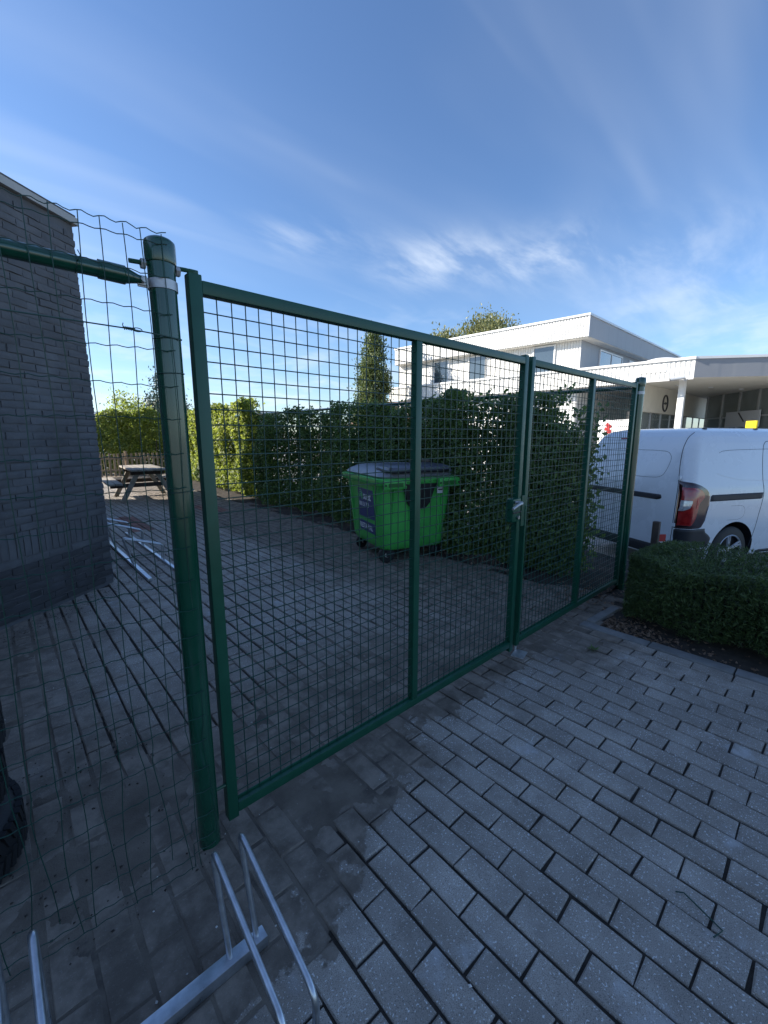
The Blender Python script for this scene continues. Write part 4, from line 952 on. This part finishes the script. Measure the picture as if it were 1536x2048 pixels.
def vwheel(ux, yy, sgn):
    b_ = MB(); b_.lathe([(.205, -.10), (.29, -.095), (.315, -.075), (.32, -.04), (.32, .04), (.315, .075), (.29, .095), (.205, .10)], (ux, yy, WRZ), 48, 'y', cap=False); wt = b_.build('wheel', M['rubber'], van, True)
    b_ = MB(); f_ = sgn * .075; b_.lathe([(.20, sgn * .10), (.212, sgn * .098), (.205, sgn * .07), (.19, sgn * .045), (.02, sgn * .04)], (ux, yy, WRZ), 40, 'y', cap=False); b_.build('rim_well', M['van_black'], wt, True)
    b_ = MB(); b_.lathe([(.200, sgn * .085), (.213, sgn * .100), (.208, sgn * .104), (.196, sgn * .098)], (ux, yy, WRZ), 40, 'y', cap=False)
    for k in range(5):
        a = 2 * math.pi * k / 5 + .5
        for da in (-.11, .11):
            p0 = Vector((ux + .03 * math.cos(a), yy + sgn * .075, WRZ + .03 * math.sin(a))); p1 = Vector((ux + .205 * math.cos(a + da), yy + sgn * .093, WRZ + .205 * math.sin(a + da))); b_.tube([p0, p1], [.020, .012], 6)
    b_.lathe([(.045, sgn * .07), (.045, sgn * .092), (.03, sgn * .098), (.002, sgn * .098)], (ux, yy, WRZ), 20, 'y'); b_.build('rim', M['rim'], wt, True)
for ux in WUX: vwheel(ux, .125, -1); vwheel(ux, 1.735, 1)

# wooden stake with a red and white plate by the low hedge
sk = thing('wooden_stake', 'short dark wooden stake with a red and white plate behind the low hedge', 'stake', (4.98, -.14, -.08))
b_ = MB((4.98, -.14, -.08)); b_.box((4.98, -.14, .27), (.062, .062, .72), bev=.004); b_.build('post', M['wood_dark'], sk, True)
b_ = MB((4.98, -.14, -.08)); b_.box((5.045, -.175, .452), (.10, .006, .075), Matrix.Rotation(-.7, 3, 'Z')); b_.build('red_plate', M['red'], sk)
b_ = MB((4.98, -.14, -.08)); b_.box((5.045, -.175, .385), (.10, .006, .055), Matrix.Rotation(-.7, 3, 'Z')); b_.build('white_plate', M['white'], sk)

# ------------------------------------------------------------------ the white building with its canopy
wb = thing('white_building', 'two storey white clad building with overhanging roof and ground floor canopy', 'building', (20, 8, -.3)); BO = (20, 8, -.3)
A = Vector((19.68, 7.05, 0)); B = Vector((18.75, 18.26, 0)); Cc = Vector((36.0, 7.3, 0)); D = Vector((35.0, 19.0, 0))
GZ = -.3
def ribwall(name, p, q, z0, z1, mt, parent, pitch=.125, depth=.030, out=None):
    p, q = Vector(p), Vector(q); d = (q - p); L_ = d.length; d.normalize(); n_ = Vector((d.y, -d.x, 0))
    if out is not None and n_.dot(out) < 0: n_ = -n_
    m_ = int(L_ / pitch); V = []; F = []; prof = []
    for k in range(m_):
        s0 = k * L_ / m_; w = L_ / m_
        prof += [(s0, 0), (s0 + w * .58, 0), (s0 + w * .66, -depth), (s0 + w * .92, -depth)]
    prof.append((L_, 0))
    for s_, e in prof: c = p + d * s_ + n_ * e; V += [(c.x, c.y, z0), (c.x, c.y, z1)]
    F = [(2 * i, 2 * i + 2, 2 * i + 3, 2 * i + 1) for i in range(len(prof) - 1)]
    b_ = MB(BO); b_.add(V, F); return b_.build(name, mt, parent)
def inset(p, e, f): return p + e + f
left_out = Vector((-1, -.08, 0)).normalized(); right_out = Vector((0, -1, 0))
dirL = (B - A).normalized(); dirR = (Cc - A).normalized()
nL = Vector((-dirL.y, dirL.x, 0)); nL = nL if nL.x < 0 else -nL
nR = Vector((dirR.y, -dirR.x, 0)); nR = nR if nR.y < 0 else -nR
# roof storey: fascia, soffit, roof
ZT, ZF = 6.70, 5.78
b_ = MB(BO); b_.prism([(A + (-nL - nR) * .03)[:2], (B - nL * .03)[:2], D[:2], (Cc - nR * .03)[:2]], ZF + .02, ZT - .03); b_.build('roof_core', M['white'], wb)
ribwall('roof_fascia', A, B, ZF, ZT - .06, M['clad'], wb, out=nL)
ribwall('roof_fascia', A, Cc, ZF, ZT - .06, M['shaded_panel'], wb, pitch=1.1, depth=.004, out=nR)
def trim(name, p, q, n_, z0, z1, dep, mt, parent=wb):
    b_ = MB(BO); a, c = p + n_ * dep, q + n_ * dep; b_.prism([p[:2], q[:2], c[:2], a[:2]], z0, z1); return b_.build(name, mt, parent)
trim('roof_edge', A + (nR) * .05, B, nL, ZT - .06, ZT + .03, .05, M['alu']); trim('roof_edge', A, Cc, nR, ZT - .06, ZT + .03, .048, M['alu'])
trim('corner_trim', A - dirL * .03, A + dirL * .05, nL, ZF - .01, ZT - .06, .022, M['alu'])
# upper wall, set back under the roof
IN = .42
Aw = A - nL * IN - nR * IN; Bw = B - nL * IN; Cw = Cc - nR * IN; Dw = D - Vector((.8, .8, 0))
b_ = MB(BO); b_.prism([(Aw + (-nL - nR) * .04)[:2], (Bw - nL * .04)[:2], Dw[:2], (Cw - nR * .04)[:2]], GZ, ZF + .019); b_.build('upper_core', M['white'], wb)
b_ = MB(BO); b_.prism([(A + (-nL - nR) * .05)[:2], (B - nL * .05)[:2], D[:2], (Cc - nR * .05)[:2]], ZF - .02, ZF + .018); b_.build('soffit', M['soffit'], wb)
ribwall('upper_wall', Aw, Bw, 4.2, ZF - .022, M['clad'], wb, out=nL)
ribwall('upper_wall', Aw, Cw, 4.2, ZF - .022, M['shaded_panel'], wb, pitch=.6, depth=.004, out=nR)
def ray_xy(px, py, p, d):    # where the view column of a reference point meets a wall line
    k = (px - 768) / FPX; v = -(py - 1024) / FPX
    f = Vector((math.sin(YAW), math.cos(YAW), 0)); r_ = Vector((math.cos(YAW), -math.sin(YAW), 0))
    dr = f * (math.cos(PITCH) + v * math.sin(PITCH)) + r_ * k; dz = -math.sin(PITCH) + v * math.cos(PITCH)
    n_ = Vector((-d.y, d.x, 0)); t_ = (p - Vector((CAM.x, CAM.y, 0))).dot(n_) / dr.dot(n_)
    return (CAM + dr * t_ - p).to_2d().dot(d.to_2d()), CAM.z + dz * t_
def window(p, d, n_, s0, s1, z0, z1, parent, panes=1, fr='alu'):
    base = Vector((0, 0, 0)); a = p + d * s0; c = p + d * s1
    fo = MB(BO); w = .07
    def bar(sa, sb, za, zb): q0 = p + d * sa + n_ * .002; q1 = p + d * sb + n_ * .002; fo.prism([q0[:2], q1[:2], (q1 + n_ * .06)[:2], (q0 + n_ * .06)[:2]], za, zb)
    bar(s0, s1, z0, z0 + w); bar(s0, s1, z1 - w, z1); bar(s0, s0 + w, z0 + w, z1 - w); bar(s1 - w, s1, z0 + w, z1 - w)
    for k in range(1, panes): m_ = s0 + (s1 - s0) * k / panes; bar(m_ - w / 2, m_ + w / 2, z0 + w, z1 - w)
    win = fo.build('window', M['white'] if fr == 'white' else M['alu'], parent)
    for k in range(panes):
        sa, sb = s0 + w + (s1 - s0 - w) * k / panes, s0 + (s1 - s0 - w) * (k + 1) / panes
        g_ = MB(BO); q0 = p + d * sa + n_ * .022; q1 = p + d * sb + n_ * .022; g_.prism([q0[:2], q1[:2], (q1 + n_ * .012)[:2], (q0 + n_ * .012)[:2]], z0 + w, z1 - w); g_.build('pane', M['glass'], win)
    return win
for (xa, xb, ym) in ((1112, 1067, 695), (974, 938, 715), (899, 868, 728)):
    s0, zt_ = ray_xy(xa, ym, Aw, dirL); s1, _ = ray_xy(xb, ym, Aw, dirL); window(Aw, dirL, nL, s0, s1, 4.45, 5.72, wb, 1, 'white')
s0, _ = ray_xy(1199, 700, Aw, dirR); s1, _ = ray_xy(1244, 715, Aw, dirR); window(Aw, dirR, nR, s0, s1, 4.3, 5.62, wb, 2, 'white')
s0, _ = ray_xy(1258, 713, Aw, dirR); s1, _ = ray_xy(1277, 718, Aw, dirR); window(Aw, dirR, nR, s0, s1, 4.3, 5.58, wb, 1, 'white')

# ground floor canopy, a slab with ribbed fascia
K0 = Vector((19.86, 3.06, 0)); K1 = Vector((18.60, 18.6, 0)); K2 = K0 + Vector((.62, -.785, 0)) * 7.0
dK = (K1 - K0).normalized(); nK = Vector((-dK.y, dK.x, 0)); nK = nK if nK.x < 0 else -nK
dK2 = (K2 - K0).normalized(); nK2 = Vector((dK2.y, -dK2.x, 0)); nK2 = nK2 if nK2.x < 0 else -nK2
KT, KB = 4.42, 3.68
b_ = MB(BO); b_.prism([(K0 - nK * .04 - nK2 * .04)[:2], (K1 - nK * .04)[:2], (34, 18.6), (34, K2.y), (K2 - nK2 * .04)[:2]], KB + .02, KT - .03); can = b_.build('canopy', M['soffit'], wb)
ribwall('canopy_fascia', K0, K1, KB, KT - .07, M['clad'], wb, pitch=.16, out=nK)
ribwall('canopy_fascia', K0, K2, KB, KT - .07, M['shaded_panel'], wb, pitch=1.2, depth=.004, out=nK2)
trim('canopy_edge', K0 + nK2 * .03, K1, nK, KT - .07, KT + .02, .05, M['white']); trim('canopy_edge', K0, K2, nK2, KT - .07, KT + .02, .048, M['white'])
trim('canopy_lower_edge', K0, K1, nK, KB - .06, KB, .03, M['white'])
trim('fascia_panel', K0 + dK * .9, K0 + dK * 1.9, nK, 3.98, 4.28, .02, M['white'])
b_ = MB(BO); b_.lathe([(.75, 4.40), (.72, 4.50), (.60, 4.58), (.38, 4.64), (.15, 4.665), (.01, 4.67)], (20.9, 4.45, 0), 32); b_.build('roof_dome', M['white'], wb, True)
# ground floor wall behind the canopy
gw = Vector((19.95, 18.2, 0)); gwa = Vector((20.7, 8.6, 0))
b_ = MB(BO); b_.prism([(20.3, 5.0 + 3.4), (33, 8.4), (33, 18.0), (19.5, 18.0)], GZ, KB + .019); b_.build('ground_floor', M['white'], wb)
# bulkhead with the round emblem, doors under it
YB = 5.0
b_ = MB(BO); b_.ab((20.6, YB, 2.55), (33.7, YB + .25, KB + .018)); bh = b_.build('bulkhead', M['beige'], wb)
b_ = MB(BO); b_.ab((20.6, YB + .30, GZ), (33.7, YB + .5, 2.549)); b_.build('dark_shopfront', M['dark_int'], wb)
for k in range(9):
    x = 21.0 + k * 1.5
    b_ = MB(BO); b_.ab((x, YB + .12, GZ), (x + .08, YB + .20, 2.549)); b_.build('mullion', M['alu'], wb)
    b_ = MB(BO); b_.ab((x + .085, YB + .15, GZ), (x + 1.495, YB + .17, 2.545)); b_.build('pane', M['glass_reflect'], wb)
for k, xx in enumerate((23.9,)):
    b_ = MB(BO); b_.tube([(xx + .36 * math.cos(a), YB - .03, 3.03 + .36 * math.sin(a)) for a in np.linspace(0, 2 * math.pi, 40)][:-1], .035, 8, closed=True); b_.build('emblem_ring', M['logo'], bh, True)
    b_ = MB(BO); b_.add([(xx - .46, YB - .03, 3.00), (xx + .05, YB - .03, 2.97), (xx - .02, YB - .03, 3.06), (xx + .46, YB - .03, 3.05), (xx - .05, YB - .03, 3.10), (xx + .02, YB - .03, 3.03)], [(0, 1, 5, 2), (4, 2, 1, 3)]); b_.build('emblem_bolt', M['logo'], bh)
# glazed showroom front turning toward the road
G0, G1 = Vector((30.5, 4.6, 0)), Vector((22.6, -1.6, 0)); dG = (G1 - G0).normalized(); nG = Vector((-dG.y, dG.x, 0)); nG = nG if nG.x < 0 else -nG
Lg = (G1 - G0).length; ng = 7
for k in range(ng + 1):
    c = G0 + dG * (Lg * k / ng); b_ = MB(BO); b_.prism([(c - dG * .04)[:2], (c + dG * .04)[:2], (c + dG * .04 + nG * .08)[:2], (c - dG * .04 + nG * .08)[:2]], GZ, KB + .017); b_.build('mullion', M['alu'], wb)
    if k < ng:
        e = G0 + dG * (Lg * (k + 1) / ng); q0, q1 = c + dG * .045, e - dG * .045
        for za, zb_ in ((GZ, 2.42), (2.50, KB + .016)):
            b_ = MB(BO); b_.prism([q0[:2], q1[:2], (q1 + nG * .02)[:2], (q0 + nG * .02)[:2]], za, zb_); b_.build('pane', M['glass_reflect'], wb)
        b_ = MB(BO); b_.prism([q0[:2], q1[:2], (q1 + nG * .05)[:2], (q0 + nG * .05)[:2]], 2.421, 2.499); b_.build('transom', M['alu'], wb)
b_ = MB(BO); b_.prism([(G0 - nG * 1.2)[:2], (G1 - nG * 1.2)[:2], (G1 - nG * 1.4)[:2], (G0 - nG * 1.4)[:2]], GZ, KB + .014); b_.build('showroom_back', M['beige'], wb)
# columns
for p in (K0 - nK * .55 - nK2 * .35 + dK * .25, K0 - nK * .55 + dK * 6.5, K0 + dK2 * 5.0 - nK2 * .5):
    b_ = MB(BO); b_.box((p.x, p.y, (GZ + KB) / 2 + .005), (.22, .22, KB - GZ), bev=.01); b_.build('column', M['white'], wb, True)
# spot lights in the canopy ceiling
for x, y in ((22.5, 4.2), (24.5, 3.4), (26.5, 2.6)):
    b_ = MB(BO); b_.lathe([(.10, KB - .012), (.10, KB + .018)], (x, y, 0), 16); b_.build('ceiling_spot', M['white_print'], wb)
# white sign panel in the showroom
b_ = MB(BO); sc_ = G0 + dG * 3.4 + nG * .12; b_.prism([(sc_ - dG * 1.3)[:2], (sc_ + dG * 1.3)[:2], (sc_ + dG * 1.3 + nG * .04)[:2], (sc_ - dG * 1.3 + nG * .04)[:2]], 1.95, 2.72); sg = b_.build('sign_panel', M['white_print'], wb)
b_ = MB(BO); q0 = sc_ - dG * .35 + nG * .045; b_.add([(*(q0)[:2], 2.66), (*(q0 + dG * .12)[:2], 2.66), (*(q0 + dG * .62)[:2], 2.20), (*(q0 + dG * .50)[:2], 2.20)], [(0, 1, 2, 3)]); b_.build('sign_stroke', M['logo'], sg)

# security camera on the canopy corner
scm = thing('security_camera', 'small grey security camera on a bracket at the canopy corner', 'camera', tuple(K0 + nK * .05 + dK * .25 + Vector((0, 0, 3.62)))); o_ = scm.location
b_ = MB(o_); b_.tube([o_ + Vector((0, 0, 0)), o_ + Vector((-.18, .05, .04))], .025, 8); b_.lathe([(.06, -.015), (.06, .015)], o_, 12, 'x'); b_.build('bracket', M['alu'], scm)
b_ = MB(o_); b_.tube([o_ + Vector((-.16, -.05, .06)), o_ + Vector((-.24, .42, .02))], .06, 12); b_.build('housing', M['hall'], scm, True)
b_ = MB(o_); b_.lathe([(.045, -.01), (.045, .01)], o_ + Vector((-.243, .435, .018)), 12, 'y'); b_.build('lens', M['black'], scm)

# yellow board and red and white board beyond the van
def at(px, py, depth):
    k = (px - 768) / FPX; v = -(py - 1024) / FPX
    f = Vector((math.sin(YAW), math.cos(YAW), 0)); r_ = Vector((math.cos(YAW), -math.sin(YAW), 0))
    return CAM + (f * (math.cos(PITCH) + v * math.sin(PITCH)) + r_ * k + Vector((0, 0, -math.sin(PITCH) + v * math.cos(PITCH)))) * depth
yq = at(1503, 850, 13.5)
yb = thing('yellow_board', 'bright yellow notice board standing by the glazed showroom', 'board', (yq.x, yq.y, -.3))
b_ = MB(); b_.box((0, 0, yq.z + .3), (.05, .50, .26), Matrix.Rotation(-.9, 3, 'Z'), bev=.01); b_.build('panel', M['yellow'], yb)
for s_ in (-.16, .16):
    b_ = MB(); b_.tube([(.04 + s_ * .78, s_ * .62, 0), (.04 + s_ * .78, s_ * .62, yq.z + .22)], .025, 8); b_.build('leg', M['black'], yb)
rb = thing('notice_board', 'white board with a red emblem beyond the hedge end', 'board', (14.2, 3.6, -.3))
b_ = MB((14.2, 3.6, -.3)); b_.box((14.2, 3.6, 1.62), (.06, 1.5, .75), Matrix.Rotation(-.5, 3, 'Z')); b_.build('panel', M['white'], rb)
b_ = MB((14.2, 3.6, -.3)); [b_.lathe([(.055 + .015 * (k % 2), -.01 - .002 * k), (.05, .0)], (0, .10 * math.cos(k * 1.257) * (k < 5), .13 * math.sin(k * 1.257) * (k < 5)), 12, 'x') for k in range(6)]; Mx = Matrix.Rotation(-.5, 3, 'Z'); b_.v = [tuple(Mx @ (Vector(v) + Vector((-.032, .32, 0))) + Vector((14.2, 3.6, 1.72))) for v in b_.v]; b_.build('red_emblem', M['red'], rb)
b_ = MB((14.2, 3.6, -.3))
for s_ in (-.5, .5): b_.tube([(14.24 - s_ * -.48, 3.6 + s_ * .88, -.3), (14.24 - s_ * -.48, 3.6 + s_ * .88, 1.5)], .03, 8)
b_.build('leg', M['alu'], rb)

# ------------------------------------------------------------------ trees and far buildings
def at(px, py, depth):
    k = (px - 768) / FPX; v = -(py - 1024) / FPX
    f = Vector((math.sin(YAW), math.cos(YAW), 0)); r_ = Vector((math.cos(YAW), -math.sin(YAW), 0))
    return CAM + (f * (math.cos(PITCH) + v * math.sin(PITCH)) + r_ * k + Vector((0, 0, -math.sin(PITCH) + v * math.cos(PITCH)))) * depth
def tree(name, label, base, height, prof, n, lsz, mt, seed, clump=60, trunk_r=.15, up=.2, spread=.16, trunk_frac=.92):
    """prof: list of (height fraction, radius)"""
    t = thing(name, label, 'tree', base); r_ = np.random.default_rng(seed)
    b_ = MB(); k = 6
    b_.tube([(.05 * math.sin(i * 2), .05 * math.cos(i * 3), height * trunk_frac * i / k) for i in range(k + 1)], [trunk_r * (1 - .85 * i / k) for i in range(k + 1)], 10)
    hs = [p[0] for p in prof]; rs = [p[1] for p in prof]
    cz = r_.uniform(hs[0], hs[-1], clump * 4); rr = np.interp(cz, hs, rs); pick = r_.uniform(size=len(cz)) < rr / max(rs) + .12; cz = cz[pick][:clump * 2]; rr = np.interp(cz, hs, rs)
    th_ = r_.uniform(0, 2 * np.pi, len(cz)); rad = rr * np.sqrt(r_.uniform(.15, 1, len(cz))); C_ = np.stack([rad * np.cos(th_), rad * np.sin(th_), cz * height], 1)
    for c_ in C_[::3]:
        z0 = max(.1, c_[2] - .6 * math.hypot(c_[0], c_[1]) - .2); b_.tube([(0, 0, min(z0, height * trunk_frac)), (c_[0] * .5, c_[1] * .5, (z0 + c_[2]) / 2 + .05), tuple(c_)], [trunk_r * .25, trunk_r * .16, trunk_r * .06], 5)
    b_.build('trunk', M['bark'], t, True)
    ci = r_.integers(0, len(C_), n); sc_ = spread * (0.6 + .8 * r_.uniform(size=len(C_)))[ci][:, None] * max(rs)
    P = C_[ci] + r_.normal(size=(n, 3)) * sc_ * np.array([1, 1, 1.15])
    P[:, 2] = np.clip(P[:, 2], height * hs[0] * .8, None)
    nr = r_.normal(size=(n, 3)) + np.array([0, 0, .6]); tip = r_.normal(size=(n, 3)) * .7 + np.array([0, 0, up * 4])
    leaves('crown', P, nr, r_.uniform(.7, 1.3, n) * lsz, r_.uniform(.7, 1.2, n) * lsz * .6, mt, t, tip, .2); return t
def base_at(px, depth): p = at(px, 872, depth); return (p.x, p.y, -.3)
tree('cypress_tree', 'narrow columnar cypress tree beside the white building', base_at(748, 25), 7.35, [(.06, 1.25), (.25, 1.32), (.5, 1.10), (.75, .78), (.92, .42), (1.04, .12)], 22000, .15, M['cypress_leaf'], 31, 170, .16, .5, .13)
tree('poplar_tree', 'broad leafy tree rising behind the roof of the white building', base_at(965, 46), 13.4, [(.3, 3.2), (.6, 4.6), (.8, 4.3), (.93, 2.6), (1, .9)], 34000, .30, M['poplar_leaf'], 32, 190, .35, .7, .11)
tree('poplar_tree', 'smaller leafy tree top beside the broad tree behind the roof', base_at(880, 44), 11.8, [(.3, 2.2), (.6, 2.8), (.85, 2.0), (1, .5)], 16000, .30, M['poplar_leaf'], 33, 110, .3, .7, .12)
tree('conifer_tree', 'grey green conifer standing behind the hedge across the yard end', base_at(336, 27), 5.5, [(.12, 1.55), (.4, 1.5), (.7, 1.1), (.9, .55), (1, .12)], 9000, .17, M['conifer_leaf'], 34, 80, .12, .4, .16)
tree('small_tree', 'sunlit round crowned small tree above the yard end hedge', base_at(255, 21.5), 3.6, [(.25, .8), (.55, 1.25), (.8, 1.0), (1, .3)], 7000, .13, M['hedge_sunlit'], 35, 60, .08, .4, .2)
# a house roof seen between the cypress and the white building
hp = at(752, 872, 27); hh = thing('house', 'small house with a brown tiled roof behind the hedge', 'house', (hp.x, hp.y, -.3), -YAW + .25); 
b_ = MB(); b_.ab((-1.3, -1.6, 0), (2.2, 3, 2.4)); b_.build('wall', M['white'], hh)
roof = MB(); roof.add([(-1.6, -1.9, 2.40), (2.4, -1.9, 2.40), (2.4, .7, 4.0), (.6, .7, 4.0), (-1.6, 3.3, 2.40), (2.4, 3.3, 2.40)], [(0, 1, 2, 3), (4, 3, 2, 5), (0, 3, 4), (1, 5, 2), (0, 4, 5, 1)]); rfo = roof.build('roof', M['rooftile'], hh)
for k in range(9):
    y = -1.9 + 2.6 * k / 9; z = 2.40 + 1.6 * k / 9; xl = -1.6 + 2.2 * k / 9 + .05
    b_ = MB(); b_.box(((xl + 2.4) / 2, y + .10, z + .075), (2.4 - xl, .30, .03), Matrix.Rotation(math.atan2(1.6, 2.6), 3, 'X')); b_.build('tile_course', M['rooftile'], rfo)
hl = at(330, 872, 75); wh = thing('warehouse', 'long low grey hall far behind the yard', 'building', (hl.x, hl.y, -.3), -YAW)
b_ = MB(); b_.ab((-32, 0, 0), (18, 12, 5.6)); b_.build('wall', M['hall'], wh)
b_ = MB(); b_.ab((-32.3, -.3, 5.6), (18.3, 12.3, 6.0)); b_.build('roof', M['white'], wh)
for k in range(8):
    b_ = MB(); b_.ab((-30 + k * 6, -.06, 1.2), (-26.5 + k * 6, -.005, 3.2)); b_.build('window', M['glass'], wh)

S.render.engine = 'CYCLES'
S.cycles.max_bounces = 6; S.cycles.diffuse_bounces = 3; S.cycles.glossy_bounces = 3; S.cycles.transmission_bounces = 3
